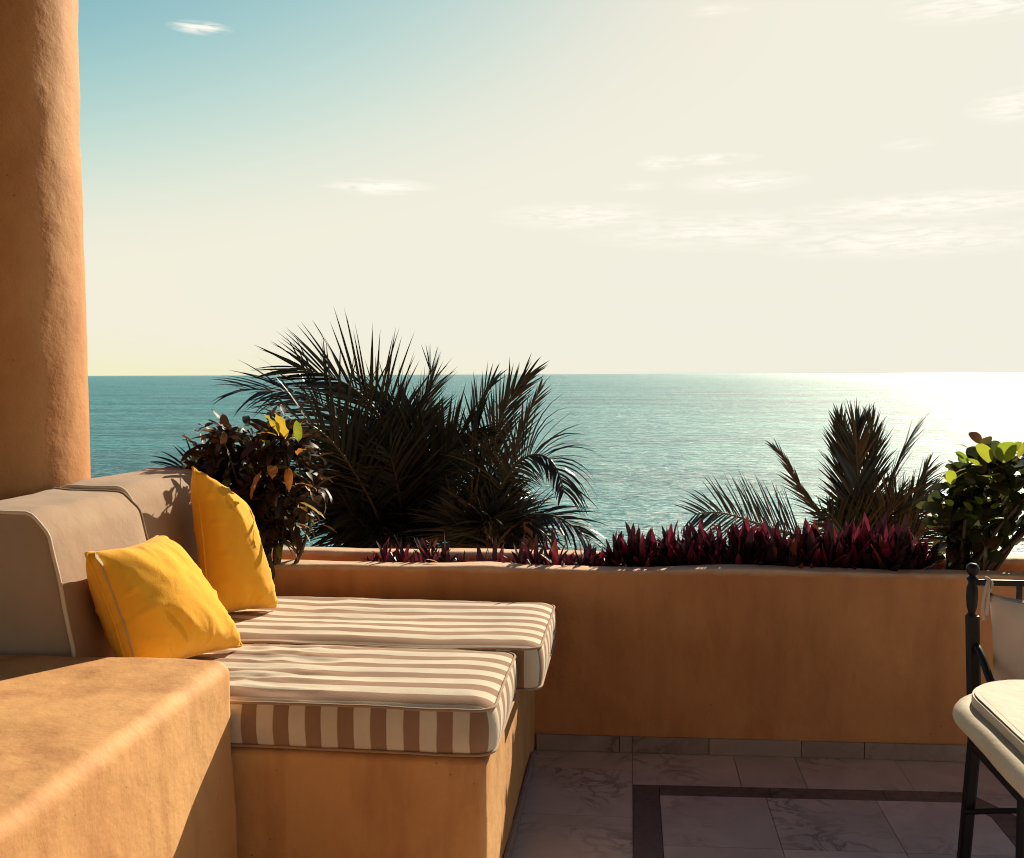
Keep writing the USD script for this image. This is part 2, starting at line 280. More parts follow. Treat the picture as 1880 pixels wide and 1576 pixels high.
M['stone'] = look('table_stone', {
    'g': ('geometry', {}), 'n': ('noise_texture', {'scale': 5.0, 'detail': 7.0, 'roughness': .65}), 'r': ('rgb_ramp', {'ramp': [(.3, V(.40, .315, .22)), (.7, V(.50, .415, .31))]}),
    'n2': ('noise_texture', {'scale': 55.0, 'detail': 4.0, 'roughness': .7}), 'r2': ('map_range', {'from_min': .60, 'from_max': .70, 'to_min': 0.0, 'to_max': .6, 'clamp': True}),
    'n3': ('noise_texture', {'scale': 4.0, 'detail': 2.0}), 'r3': ('map_range', {'from_min': .5, 'from_max': .62, 'to_min': 0.0, 'to_max': 1.0, 'clamp': True}), 'm': ('math', {'math_type': 'multiply'}),
    'mx': ('mix', {'mix_type': 'mix', 'color2': V(.40, .20, .09)}), 'b': ('bump', {'strength': .35, 'distance': .004}), 'p': ('principled_bsdf', {'roughness': .7, 'specular_ior_level': .3})},
    [('g.position', 'n.vector'), ('g.position', 'n2.vector'), ('g.position', 'n3.vector'), ('n.fac', 'r.fac'), ('n2.fac', 'r2.value'), ('n3.fac', 'r3.value'), ('r2.result', 'm.value1'), ('r3.result', 'm.value2'), ('r.color', 'mx.color1'), ('m.value', 'mx.fac'), ('mx.color', 'p.base_color'), ('n2.fac', 'b.height'), ('b.normal', 'p.normal')])
M['palm'] = leafmat('palm_leaflet', [(0, V(.010, .013, .011)), (.6, V(.016, .020, .014)), (1, V(.032, .030, .018))], trans=.06, rough=.34)
M['palm_dry'] = leafmat('dry_palm_leaflet', [(0, V(.03, .022, .016)), (1, V(.07, .048, .032))], trans=.08, rough=.5)
M['rachis'] = leafmat('palm_rachis', [(0, V(.04, .035, .02)), (1, V(.07, .055, .03))], trans=.0, rough=.4)
M['bark'] = look('bark', {'g': ('geometry', {}), 'n': ('noise_texture', {'scale': 22.0, 'detail': 5.0}), 'r': ('rgb_ramp', {'ramp': [(.3, V(.045, .028, .022)), (.7, V(.11, .07, .05))]}), 'b': ('bump', {'strength': .8, 'distance': .01}), 'p': ('principled_bsdf', {'roughness': .85})},
                 [('g.position', 'n.vector'), ('n.fac', 'r.fac'), ('r.color', 'p.base_color'), ('n.fac', 'b.height'), ('b.normal', 'p.normal')])
M['croton'] = leafmat('croton_leaf', [(0, V(.016, .018, .011)), (.5, V(.036, .020, .013)), (.74, V(.085, .032, .014)), (.86, V(.17, .065, .015)), (.93, V(.07, .095, .015)), (1, V(.16, .17, .02))], trans=.25, tint=2.0, scale=16, rough=.52)
M['croton_new'] = leafmat('croton_new_leaf', [(0, V(.35, .24, .02)), (.35, V(.40, .26, .03)), (.6, V(.14, .20, .02)), (1, V(.45, .26, .03))], trans=.45, tint=1.5, scale=45)
M['croton_orange'] = leafmat('croton_orange_leaf', [(0, V(.30, .11, .02)), (1, V(.42, .16, .03))], trans=.4, tint=1.4)
M['sea_grape'] = leafmat('round_leaf', [(0, V(.025, .035, .014)), (.6, V(.045, .055, .018)), (.85, V(.08, .06, .02)), (1, V(.13, .05, .02))], trans=.32, tint=1.8)
M['sea_grape_new'] = leafmat('round_new_leaf', [(0, V(.10, .15, .012)), (1, V(.22, .22, .02))], trans=.5, tint=2.2, scale=30)
M['rhoeo'] = leafmat('boat_lily_leaf', [(0, V(.030, .012, .018)), (.55, V(.045, .018, .022)), (1, V(.075, .03, .02))], back=[(0, V(.022, .010, .015)), (.5, V(.05, .009, .020)), (.72, V(.19, .018, .048)), (.9, V(.30, .03, .07)), (1, V(.20, .06, .03))], trans=.22, tint=1.2, scale=20)
M['dead_leaf'] = leafmat('withered_leaf', [(0, V(.16, .11, .08)), (1, V(.34, .26, .19))], trans=.25, rough=.7)
M['grass'] = look('slope_grass', {'g': ('geometry', {}), 'n': ('noise_texture', {'scale': 1.5, 'detail': 8.0}), 'r': ('rgb_ramp', {'ramp': [(.3, V(.03, .035, .015)), (.7, V(.09, .075, .04))]}), 'p': ('principled_bsdf', {'roughness': .95})},
                  [('g.position', 'n.vector'), ('n.fac', 'r.fac'), ('r.color', 'p.base_color')])
M['sea'] = look('sea_water', {
    'g': ('geometry', {}),
    'ma': ('mapping', {'mapping_type': 'point', 'rotation': V(0, 0, .35), 'scale': V(.10, .28, 1)}), 'na': ('noise_texture', {'scale': 1.0, 'detail': 4.0, 'roughness': .55}),
    'mb': ('mapping', {'mapping_type': 'point', 'rotation': V(0, 0, -.2), 'scale': V(.55, 1.3, 1)}), 'nb': ('noise_texture', {'scale': 1.0, 'detail': 5.0, 'roughness': .6, 'distortion': .3}),
    'mc': ('mapping', {'mapping_type': 'point', 'scale': V(.008, .03, 1)}), 'nc': ('noise_texture', {'scale': 1.0, 'detail': 5.0}), 'rc': ('rgb_ramp', {'ramp': [(.36, V(.014, .165, .200)), (.64, V(.045, .30, .325))]}),
    'b1': ('bump', {'strength': 1.0, 'distance': 4.6}), 'b2': ('bump', {'strength': 1.0, 'distance': 1.1}),
    'df': ('diffuse_bsdf', {}), 'gl': ('glossy_bsdf', {'color': V(1, 1, 1), 'roughness': .50}), 'fr': ('fresnel', {'IOR': 1.33}), 'fm': ('map_range', {'from_min': .02, 'from_max': .6, 'to_min': .04, 'to_max': .48, 'clamp': True}), 'g2': ('glossy_bsdf', {'color': V(1, 1, 1), 'roughness': .22}), 'gm': ('mix_closure', {'fac': .40}), 'p': ('mix_closure', {})},
    [('b2.normal', 'g2.normal'), ('gl.BSDF', 'gm.closure1'), ('g2.BSDF', 'gm.closure2'), ('g.position', 'ma.vector'), ('ma.vector', 'na.vector'), ('g.position', 'mb.vector'), ('mb.vector', 'nb.vector'), ('g.position', 'mc.vector'), ('mc.vector', 'nc.vector'), ('nc.fac', 'rc.fac'), ('rc.color', 'df.color'), ('b2.normal', 'df.normal'), ('b2.normal', 'gl.normal'), ('b2.normal', 'fr.normal'), ('fr.fac', 'fm.value'), ('fm.result', 'p.fac'), ('df.BSDF', 'p.closure1'), ('gm.closure', 'p.closure2'),
     ('na.fac', 'b1.height'), ('nb.fac', 'b2.height'), ('b1.normal', 'b2.normal')], 'p.closure')

# ------------------------------------------------------------------ ground and sea
SEA_Z = -14.0
def sheet(xs, ys, zf):
    X, Y = np.meshgrid(xs, ys, indexing='ij'); Z = zf(X, Y); a, b = X.shape; i = np.arange(a * b).reshape(a, b)
    q = np.stack([i[:-1, :-1], i[1:, :-1], i[1:, 1:], i[:-1, 1:]], -1).reshape(-1, 4)
    return np.stack([X, Y, Z], -1).reshape(-1, 3), np.vstack([q[:, [0, 1, 2]], q[:, [0, 2, 3]]])
tag(part(None, 'sea', sheet(np.linspace(-40000, 40000, 9), np.r_[-300, 40, 200, 1000, 5000, 15000, 45000], lambda X, Y: 0 * X + SEA_Z), M['sea'], False), 'wide blue green sea glittering below the sun up to the horizon', 'sea', kind='structure')
def slope_z(X, Y):
    y = Y + .12 * X * (np.abs(X) < 40)
    z = np.interp(y, [-300, 3.0, 4.7, 8, 20, 60, 80], [-.25, -.25, -3.0, -3.4, -6.5, -15.0, -18.0])
    return z + (meshkit.fbm(np.stack([X * .3, Y * .3, 0 * X], -1), 3, 5) - .5) * .5 * np.clip((y - 5) / 5, 0, 1)
tag(part(None, 'hillside', sheet(np.r_[-300, -100, np.linspace(-40, 40, 41), 100, 300], np.r_[-300, -50, np.linspace(0, 4, 5), np.linspace(4.5, 80, 76)], slope_z), M['grass'], True), 'garden slope dropping from the terrace to the shore', 'hillside', kind='structure')

# ------------------------------------------------------------------ terrace floor: marble tiles with a dark inlaid band
wall_y = lambda x: 3.832 + .0385 * (x + .337)          # foot of the planter wall, terrace axes
floor = thing('terrace_floor', 'shaded terrace floor of veined marble tiles with a dark inlaid band', 'floor', kind='structure')
outer = Polygon([(-4, -4), (4, -4), (4, wall_y(4) + .05), (-4, wall_y(-4) + .05)])
slab = trimesh.creation.extrude_polygon(outer, .2, engine='earcut'); slab.apply_translation([0, 0, -.212]); part(floor, 'grout_bed', local(slab), M['grout'], False)
band_out = Polygon([(.012, -2), (.012, 3.535), (1.20, 3.600), (1.30, 3.42), (1.30, -2)])
band_in = Polygon([(.107, -2.1), (.107, 3.452), (1.155, 3.510), (1.215, 3.40), (1.215, -2.1)])
band = band_out.difference(band_in)
def tiles(region, xs, ys, m, name, skew=0.0, gap=.0012, z=0.0):
    for i in range(len(xs) - 1):
        for j in range(len(ys) - 1):
            q = Polygon([(xs[i], ys[j] + skew * xs[i]), (xs[i + 1], ys[j] + skew * xs[i + 1]), (xs[i + 1], ys[j + 1] + skew * xs[i + 1]), (xs[i], ys[j + 1] + skew * xs[i])])
            for g in getattr(region.intersection(q), 'geoms', [region.intersection(q)]):
                g = g.buffer(-gap)
                if g.is_empty or g.area < 4e-4 or g.geom_type != 'Polygon': continue
                t = trimesh.creation.extrude_polygon(g, .012, engine='earcut'); t.apply_translation([0, 0, z - .012 + random.uniform(-.0006, .0006)])
                part(floor, name, local(t), m, False)
random.seed(3)
rest = outer.difference(band_out)
left = rest.intersection(sbox(-4, -4, .012, 5)); right_ = rest.intersection(sbox(1.2, -4, 4, 3.5)); top = rest.difference(left).difference(right_)
tiles(left, [-4, -2.8, -1.6, -.79, -.39, .012], np.r_[-4, -2.5, -1.2, np.arange(0, 4.3, .403) + .04], M['marble'], 'tile', .03)
tiles(top, [.012, .405, .64, 1.02, 1.42, 1.82, 2.6, 4], [3.3, 4.4], M['marble'], 'tile', .05)
tiles(right_, [1.2, 1.6, 2.0, 2.8, 4], np.r_[-4, -2, np.arange(0, 4.1, .4)], M['marble'], 'tile', .05)
tiles(band_in.intersection(sbox(0, -4, 2, 4)), [.1, .48, .86, 1.3], np.r_[-4, -2, np.arange(.27, 4.1, .4)], M['marble'], 'tile', .05)
tiles(band, [-.1, .1075, .5, .9, 1.17, 1.5], np.r_[-3, -1, .6, 1.8, 2.6, 3.2, 3.9], M['dark_marble'], 'dark_tile', .05)
tiles(rest.intersection(sbox(-4, -4, -3.99, -3.98)), [-4, -3], [-4, -3], M['marble'], 'tile')

# ------------------------------------------------------------------ planter along the edge of the terrace
def bend(m):                                # carries a straight wall piece onto the line of the planter, and lets its top wander
    m = m.copy(); v = m.vertices.copy(); v[:, 1] += .0385 * (v[:, 0] + .337)
    t = np.clip((v[:, 2] - .6) / .1, 0, 1)
    v[:, 2] += t * ((meshkit.fbm(np.stack([v[:, 0] * 2.6, v[:, 1] * 2, 0 * v[:, 0]], 1), 3, 9) - .5) * .030)
    v[:, 1] += (meshkit.fbm(np.stack([v[:, 0] * 1.6, 0 * v[:, 0], v[:, 2] * 1.6], 1), 2, 4) - .5) * .018
    m.vertices = W(v); return m
planter = thing('planter', 'long ochre plaster planter wall between the terrace and the sea', 'planter', W(V(.4, 4.0, 0)))
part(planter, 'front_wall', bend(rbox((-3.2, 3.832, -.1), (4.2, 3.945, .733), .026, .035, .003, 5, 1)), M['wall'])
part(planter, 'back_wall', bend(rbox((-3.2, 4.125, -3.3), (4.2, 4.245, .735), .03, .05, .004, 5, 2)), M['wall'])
part(planter, 'soil', bend(rbox((-3.2, 3.92, .2), (4.2, 4.15, .615), .02, .03, .012, 9, 3)), M['soil'])
x, k = -.37, 0
for w_ in (.33, .05, .3, .355, .24, .40, .33, .4, .36, .4, .36, .4):
    s = rbox((x + .0012, 0, .001), (x + w_ - .0012, .010, .066), .002, .2, 0)
    v = s.vertices.copy(); v[:, 1] += wall_y(v[:, 0]) - .0145; s.vertices = W(v)
    part(planter, 'skirting_tile', s, M['skirting'], 30); x += w_

# ------------------------------------------------------------------ column
col = thing('column', 'tall round ochre plaster column at the left edge', 'column', W(V(-2.235, 3.235, 0)))
n, zs = 64, np.linspace(0, 3.03, 110)
ang = np.linspace(0, 2 * np.pi, n, endpoint=False)
A, Z = np.meshgrid(ang, zs); P = np.stack([np.cos(A), np.sin(A), Z], -1)
R = .30 + (meshkit.fbm(P * V(1.2, 1.2, 1.3), 4, 11) - .5) * .012 + (meshkit.fbm(P * V(5, 5, 6), 3, 12) - .5) * .010
cv = np.stack([np.cos(A) * R, np.sin(A) * R, Z], -1).reshape(-1, 3) + W(V(-2.235, 3.235, 0))
idx = np.arange(n * len(zs)).reshape(len(zs), n); nx = np.roll(idx, -1, 1)
cf = np.stack([idx[:-1], nx[:-1], nx[1:], idx[1:]], -1).reshape(-1, 4)
part(col, 'shaft', (cv, np.vstack([cf[:, [0, 1, 2]], cf[:, [0, 2, 3]]])), M['column'], True)

# ------------------------------------------------------------------ unseen house wall and porch roof behind, added to cut sky and bounce light
house = thing('house_wall', 'unseen ochre plaster house wall added behind the terrace to cut sky light', 'wall', W(V(0, -3.6, 0)))
part(house, 'wall', local(rbox((-6, -3.9, -.1), (6, -3.6, 3.3), .03, .4, .004, 5, 41)), M['column'])
roof = thing('porch_roof', 'unseen dark wooden porch roof above the column, added to cut sky and bounce light', 'roof', W(V(0, 0, 3.3)))
part(roof, 'roof_slab', local(rbox((-6, -3.9, 3.302), (6, 3.15, 3.42), .03, .4, .004, 5, 42)), M['bark'])
part(roof, 'beam', local(rbox((-6, 3.02, 3.02), (6, 3.46, 3.30), .03, .4, .004, 5, 43)), M['column'])

# ------------------------------------------------------------------ masonry bench and side block
bench = thing('masonry_bench', 'ochre plaster masonry bench carrying the striped mattresses', 'bench', W(V(-1.2, 3.1, 0)))
part(bench, 'seat_base', local(rbox((-2.9, 2.505, .0), (-.376, 3.84, .487), .022, .03, .004, 5, 21)), M['plaster'])
y = 2.53
for w_ in (.30, .26, .30, .27):
    part(bench, 'skirting_tile', local(rbox((-.374, y, .001), (-.362, y + w_ - .003, .058), .002, .2, 0)), M['skirting'], 30); y += w_
block = thing('side_block', 'sunlit ochre plaster block used as side table in the left foreground', 'side table', W(V(-1.7, 1.6, 0)))
bm = rbox((-2.6, .5, 0), (-1.061, 2.49, .738), .038, .025, .009, 4, 31)
v = bm.vertices.copy(); t = np.clip((v[:, 2]) / .738, 0, 1); v[:, 0] += (1 - t) * .02
part(block, 'plaster_body', local(trimesh.Trimesh(v, bm.faces, process=False)), M['plaster'])

# ------------------------------------------------------------------ mattresses
def mattress(label, x0, x1, y0, y1, z0, z1, seed, rumple):
    root = thing('mattress', label, 'mattress', W(V((x0 + x1) / 2, (y0 + y1) / 2, z0)))
    nx_, ny_ = 130, 64
    rc = .05                                                            # corner rounding in plan
    def rim(s):                                                         # walks round the plan outline, s in 0..1
        pass
    U, Vv = np.meshgrid(np.linspace(-1, 1, nx_), np.linspace(-1, 1, ny_), indexing='ij')
    hx, hy = (x1 - x0) / 2, (y1 - y0) / 2
    X, Y = U * hx, Vv * hy
    cx, cy = np.clip(X, -hx + rc, hx - rc), np.clip(Y, -hy + rc, hy - rc)      # rounded rectangle
    dx, dy = X - cx, Y - cy; L = np.maximum(np.hypot(dx, dy), 1e-9); mx = np.maximum(np.abs(dx), np.abs(dy)); k = np.where(L > 1e-8, mx / L, 1)
    X, Y = cx + dx * k, cy + dy * k
    edge = np.minimum(hx - np.abs(U * hx), hy - np.abs(Vv * hy))
    puff = 1 - np.exp(-edge / .035)
    q = np.stack([X * 1.0, Y * 1.0, 0 * X], -1)
    lump = (meshkit.fbm(q * V(3.5, 5, 1) + seed, 3, seed) - .5) * .014
    fold = np.abs(meshkit.fbm(q * V(4, 13, 1) + q[..., ::-1] * 0 + seed * 3, 3, seed + 1) - .5) * 2
    folds = (.5 - fold) * .022 * np.exp(-((X + hx * .25) / (hx * .45)) ** 2) * rumple
    Zt = (z1 - .020) + puff * (.022 + lump + folds) + (meshkit.fbm(q * V(4, 4, 1) + seed * 5, 2, seed + 6) - .5) * .014 * (1 - puff)
    sag = .012 * np.exp(-((X + .1) ** 2 / .2 + Y ** 2 / .04)); Zt -= sag * puff
    px, py = X + (x0 + x1) / 2, Y + (y0 + y1) / 2
    pv = np.stack([px, py, Zt], -1); ii = np.arange(nx_ * ny_).reshape(nx_, ny_)
    qf = np.stack([ii[:-1, :-1], ii[1:, :-1], ii[1:, 1:], ii[:-1, 1:]], -1).reshape(-1, 4)
    uv = np.stack([(py - y0).ravel() + .03, px.ravel()], 1)
    part(root, 'top_panel', (W(pv.reshape(-1, 3)), np.vstack([qf[:, [0, 1, 2]], qf[:, [0, 2, 3]]])), M['stripes'], True, uv=uv)
    ring = np.r_[ii[:, 0], ii[-1, 1:], ii[-2::-1, -1], ii[0, -2:0:-1]]
    rp = pv.reshape(-1, 3)[ring]; cen = V((x0 + x1) / 2, (y0 + y1) / 2, 0)
    s = np.r_[0, np.cumsum(np.linalg.norm(np.diff(np.vstack([rp, rp[:1]])[:, :2], axis=0), axis=1))]
    tang = np.roll(rp, -1, 0) - np.roll(rp, 1, 0); out = np.stack([tang[:, 1], -tang[:, 0], 0 * s[:-1]], 1); out /= np.linalg.norm(out, axis=1, keepdims=True)
    hs = np.linspace(0, 1, 10); N = len(rp)
    bulge = .011 * np.sin(np.pi * hs) ** .7
    wob = (meshkit.fbm(np.stack([rp[:, 0] * 6, rp[:, 1] * 6, 0 * rp[:, 0]], 1), 2, seed + 4) - .5) * .022
    rows = []
    for h_, b_ in zip(hs, bulge):
        r_ = rp.copy(); r_[:, 2] = rp[:, 2] * (1 - h_) + (z0 + .003 + .3 * wob) * h_; rows.append(r_ + out * (b_ + wob * math.sin(math.pi * h_))[:, None] if isinstance(b_, np.ndarray) else r_ + out * (b_ + wob * math.sin(math.pi * h_))[:, None])
    rows = [np.vstack([r_, r_[:1]]) for r_ in rows]
    side = np.stack(rows, 0); a, b = side.shape[:2]; si = np.arange(a * b).reshape(a, b)
    sf = np.stack([si[:-1, :-1], si[1:, :-1], si[1:, 1:], si[:-1, 1:]], -1).reshape(-1, 4)
    suv = np.stack([np.tile(s, a) + .047, np.repeat(hs, b)], 1)
    part(root, 'side_band', (W(side.reshape(-1, 3)), np.vstack([sf[:, [0, 1, 2]], sf[:, [0, 2, 3]]])), M['stripes'], True, uv=suv)
    bot = rows[-1][:-1]; bv = np.vstack([bot, [[cen[0], cen[1], z0 + .003]]])
    part(root, 'underside', (W(bv), np.array([[len(bot), (i + 1) % len(bot), i] for i in range(len(bot))])), M['tan_piping'], False)
    part(root, 'piping', closed_tube(W(rp + out * .002 + V(0, 0, .001)), .0042), M['tan_piping'], True)
    part(root, 'piping', closed_tube(W(bot + out * .003), .0042), M['tan_piping'], True)
    return root
mattress('striped tan and cream mattress nearer the viewer, front edge in shade', -1.50, -.358, 2.508, 3.045, .492, .636, 2, 1.0)
mattress('striped tan and cream mattress behind the near one, against the planter wall', -1.55, -.285, 3.058, 3.70, .492, .640, 7, .45)

# ------------------------------------------------------------------ brown backrests
def backrest(label, prof, y0, y1, seed):
    """prof: rounded outline (x, z) anticlockwise; stuffed and extruded along the bench"""
    root = thing('backrest_cushion', label, 'backrest cushion', W(V(prof[:, 0].mean(), (y0 + y1) / 2, prof[:, 1].min())))
    pg = Polygon(prof).buffer(-.045).buffer(.045, quad_segs=8)
    c = np.array(pg.exterior.coords)[:-1]
    if not pg.exterior.is_ccw: c = c[::-1]
    s = np.r_[0, np.cumsum(np.linalg.norm(np.diff(np.vstack([c, c[:1]]), axis=0), axis=1))]; N = 120
    ts = np.linspace(0, s[-1], N, endpoint=False); c = np.stack([np.interp(ts, s, np.r_[c[:, k], c[:1, k]]) for k in (0, 1)], 1)
    cen = c.mean(0)
    ys = np.linspace(0, 1, 28); rows = []
    for t in ys:
        g = 1 + .035 * (4 * t * (1 - t)) ** .5
        p = cen + (c - cen) * V(g, 1 + .012 * (4 * t * (1 - t)) ** .5)
        q = np.stack([p[:, 0], np.full(N, y0 + (y1 - y0) * t), p[:, 1]], 1)
        nr = np.stack([c[:, 0] - cen[0], 0 * ts, c[:, 1] - cen[1]], 1); nr /= np.linalg.norm(nr, axis=1, keepdims=True)
        rows.append(q + nr * ((meshkit.fbm(q * V(5, 5, 4) + seed, 3, seed) - .5) * .026)[:, None])
    side = np.stack([np.vstack([r_, r_[:1]]) for r_ in rows], 0); a, b = side.shape[:2]; si = np.arange(a * b).reshape(a, b)
    sf = np.stack([si[:-1, :-1], si[1:, :-1], si[1:, 1:], si[:-1, 1:]], -1).reshape(-1, 4)
    part(root, 'cover', (W(side.reshape(-1, 3)), np.vstack([sf[:, [0, 1, 2]], sf[:, [0, 2, 3]]])), M['brown'], True)
    for t, row, sg in ((0, rows[0], -1), (1, rows[-1], 1)):
        rings = [row]
        for k in (.9, .75, .5, .25, 0):
            r_ = row.mean(0) + (row - row.mean(0)) * k; r_[:, 1] += sg * .016 * (1 - k ** 2); r_[:, 1] += (meshkit.fbm(r_ * V(8, 1, 5) + seed, 3, seed + 2) - .5) * .012 * (1 - k); rings.append(r_)
        e = np.stack([np.vstack([r_, r_[:1]]) for r_ in rings], 0); a, b = e.shape[:2]; si = np.arange(a * b).reshape(a, b)
        ef = np.stack([si[:-1, :-1], si[1:, :-1], si[1:, 1:], si[:-1, 1:]], -1).reshape(-1, 4)
        part(root, 'end_panel', (W(e.reshape(-1, 3)), np.vstack([ef[:, [0, 1, 2]], ef[:, [0, 2, 3]]])), M['brown'], True)
        part(root, 'piping', closed_tube(W(row), .0058), M['cream_piping'] if t == 0 else M['brown_piping'], True)
backrest('brown canvas backrest cushion nearer the viewer with pale piping on its end', np.array([(-1.525, .50), (-1.535, .74), (-1.575, .95), (-1.60, 1.06), (-1.655, 1.118), (-1.93, 1.122), (-1.90, .50)]), 2.525, 3.03, 3)
backrest('brown canvas backrest cushion beside the column, behind the other one', np.array([(-1.59, .50), (-1.60, .74), (-1.63, .95), (-1.645, 1.08), (-1.68, 1.130), (-1.91, 1.135), (-1.91, .50)]), 3.075, 3.62, 8)

# ------------------------------------------------------------------ yellow pillows: two sheets of cloth sewn together and inflated
def inflate(w, h, n, m, fill, seed, steps=260):
    rng = np.random.default_rng(seed)
    gx, gy = np.meshgrid(np.linspace(-w / 2, w / 2, n), np.linspace(-h / 2, h / 2, m), indexing='ij')
    P = np.zeros((2, n, m, 3)); P[..., 0], P[..., 1] = gx, gy; P[0, ..., 2], P[1, ..., 2] = .004, -.004
    P[:, 1:-1, 1:-1] += rng.normal(0, .0012, (2, n - 2, m - 2, 3))
    Q = P.copy(); lx, ly = w / (n - 1), h / (m - 1); ld = math.hypot(lx, ly)
    def fix(a, b, L, k):
        d = b - a; l = np.linalg.norm(d, axis=-1, keepdims=True); c = d * (k * .5 * (1 - L / np.maximum(l, 1e-9))); a += c; b -= c
    for st in range(steps):
        vel = (P - Q) * .93; Q = P.copy()
        N = np.zeros_like(P); dx = P[:, 2:, 1:-1] - P[:, :-2, 1:-1]; dy = P[:, 1:-1, 2:] - P[:, 1:-1, :-2]; N[:, 1:-1, 1:-1] = np.cross(dx, dy); N[1] *= -1
        thick = (P[0, n // 2, m // 2, 2] - P[1, n // 2, m // 2, 2])
        p = 1.6 * max(0, fill - thick) / fill + .12
        P = P + vel + N * p * (.6 / (lx * ly)) * 1e-3 * .25
        for _ in range(5):
            for o in (0, 1):
                fix(P[:, o:-1:2], P[:, o + 1::2][:, :P[:, o:-1:2].shape[1]], lx, 1.0)
                fix(P[:, :, o:-1:2], P[:, :, o + 1::2][:, :, :P[:, :, o:-1:2].shape[2]], ly, 1.0)
            for o in (0, 1):
                a, b = P[:, o:-1:2, :-1], P[:, o + 1::2, 1:]; k_ = min(a.shape[1], b.shape[1]); fix(a[:, :k_], b[:, :k_], ld, .35)
                a, b = P[:, o:-1:2, 1:], P[:, o + 1::2, :-1]; k_ = min(a.shape[1], b.shape[1]); fix(a[:, :k_], b[:, :k_], ld, .35)
            for e in (np.s_[0, :], np.s_[-1, :], np.s_[:, 0], np.s_[:, -1]):
                mid = (P[0][e] + P[1][e]) / 2; mid[..., 2] *= .6; P[0][e] = mid; P[1][e] = mid
    return P
def smooth_grid(P, it=1):
    for _ in range(it):
        Q = P.copy(); Q[:, 1:-1, 1:-1] = .5 * P[:, 1:-1, 1:-1] + .125 * (P[:, 2:, 1:-1] + P[:, :-2, 1:-1] + P[:, 1:-1, 2:] + P[:, 1:-1, :-2]); P = Q
    return P
def pillow(label, c00, c10, c11, c01, fill, seed, back=1.0, ears=.0):
    """corners in terrace axes, anticlockwise as seen from the showing side"""
    c00, c10, c11, c01 = (np.asarray(c, float) for c in (c00, c10, c11, c01))
    w = (np.linalg.norm(c10 - c00) + np.linalg.norm(c11 - c01)) / 2; h = (np.linalg.norm(c01 - c00) + np.linalg.norm(c11 - c10)) / 2
    n, m = max(24, int(w / .0075)), max(24, int(h / .0075)); n += n % 2 == 0; m += m % 2 == 0
    P = smooth_grid(inflate(w * 1.06, h * 1.06, n, m, fill, seed), 1)
    ex = (P[0, -1, 0, 0] + P[0, -1, -1, 0] - P[0, 0, 0, 0] - P[0, 0, -1, 0]) / 2; ey = (P[0, 0, -1, 1] + P[0, -1, -1, 1] - P[0, 0, 0, 1] - P[0, -1, 0, 1]) / 2
    u, vv = P[..., :1] / ex + .5, P[..., 1:2] / ey + .5
    u0, u1, v0, v1 = u[:, :1], u[:, -1:], vv[:, :, :1], vv[:, :, -1:]
    u, vv = .35 * u + .65 * (u - u0) / (u1 - u0), .35 * vv + .65 * (vv - v0) / (v1 - v0)
    B = c00 * (1 - u) * (1 - vv) + c10 * u * (1 - vv) + c11 * u * vv + c01 * (1 - u) * vv
    nrm = np.cross(c10 - c00, c01 - c00) + np.cross(c11 - c01, c11 - c10); nrm /= np.linalg.norm(nrm)
    z = P[..., 2:3].copy(); z[1] *= back
    U_, V_ = np.meshgrid(np.linspace(0, 1, n), np.linspace(0, 1, m), indexing='ij'); wr = 0
    for e_, al, of in ((U_ * w, V_ * h, 0), ((1 - U_) * w, V_ * h, 7), (V_ * h, U_ * w, 13), ((1 - V_) * h, U_ * w, 19)):
        rid = 1 - np.abs(meshkit.fbm(np.stack([al * 30 + 6 * e_, e_ * 6, 0 * e_ + seed + of], -1), 3, seed + of) - .5) * 4
        wr = wr + rid * np.exp(-e_ / .085) * (1 - np.exp(-e_ / .012)) * np.clip(meshkit.fbm(np.stack([al * 7, 0 * e_, 0 * e_ + of], -1), 2, seed) * 3 - 1, 0, 1)
    big = (1 - np.abs(meshkit.fbm(np.stack([(U_ * w + V_ * h * .6) * 11, (V_ * h - U_ * w * .6) * 3.2, 0 * U_ + seed], -1), 3, seed + 3) - .5) * 4) * np.clip(np.minimum(np.minimum(U_, 1 - U_), np.minimum(V_, 1 - V_)) * 6, 0, 1)
    z[0, ..., 0] += .013 * wr + .009 * big; z[1, ..., 0] -= .006 * wr
    T = B + nrm * z
    T[..., 2] = np.maximum(T[..., 2], .640)
    root = thing('throw_pillow', label, 'pillow', W((c00 + c10) / 2))
    ii = np.arange(n * m).reshape(n, m); q = np.stack([ii[:-1, :-1], ii[1:, :-1], ii[1:, 1:], ii[:-1, 1:]], -1).reshape(-1, 4)
    vs = W(T.reshape(-1, 3)); F_ = np.vstack([q, q[:, ::-1] + n * m])
    mesh = trimesh.Trimesh(vs, np.vstack([F_[:, [0, 1, 2]], F_[:, [0, 2, 3]]]), process=False); mesh.merge_vertices(digits_vertex=6)
    part(root, 'cover', mesh, M['yellow'], True)
    rim = W(np.vstack([T[0, :, 0], T[0, -1, 1:], T[0, -2::-1, -1], T[0, 0, -2:0:-1]]))
    part(root, 'piping', closed_tube(rim, .0042), M['yellow_piping'], True)
    return root, T, nrm
p1, T1, n1 = pillow('yellow square pillow leaning on the near brown backrest, with a white care tag', (-1.395, 2.56, .645), (-1.215, 2.925, .648), (-1.50, 2.955, .985), (-1.505, 2.545, 1.005), .15, 5)
p2, T2, n2 = pillow('yellow pillow standing upright in front of the rear brown backrest', (-1.475, 3.25, .650), (-1.295, 3.44, .645), (-1.462, 3.55, 1.005), (-1.535, 3.29, 1.175), .20, 11, back=1.05)
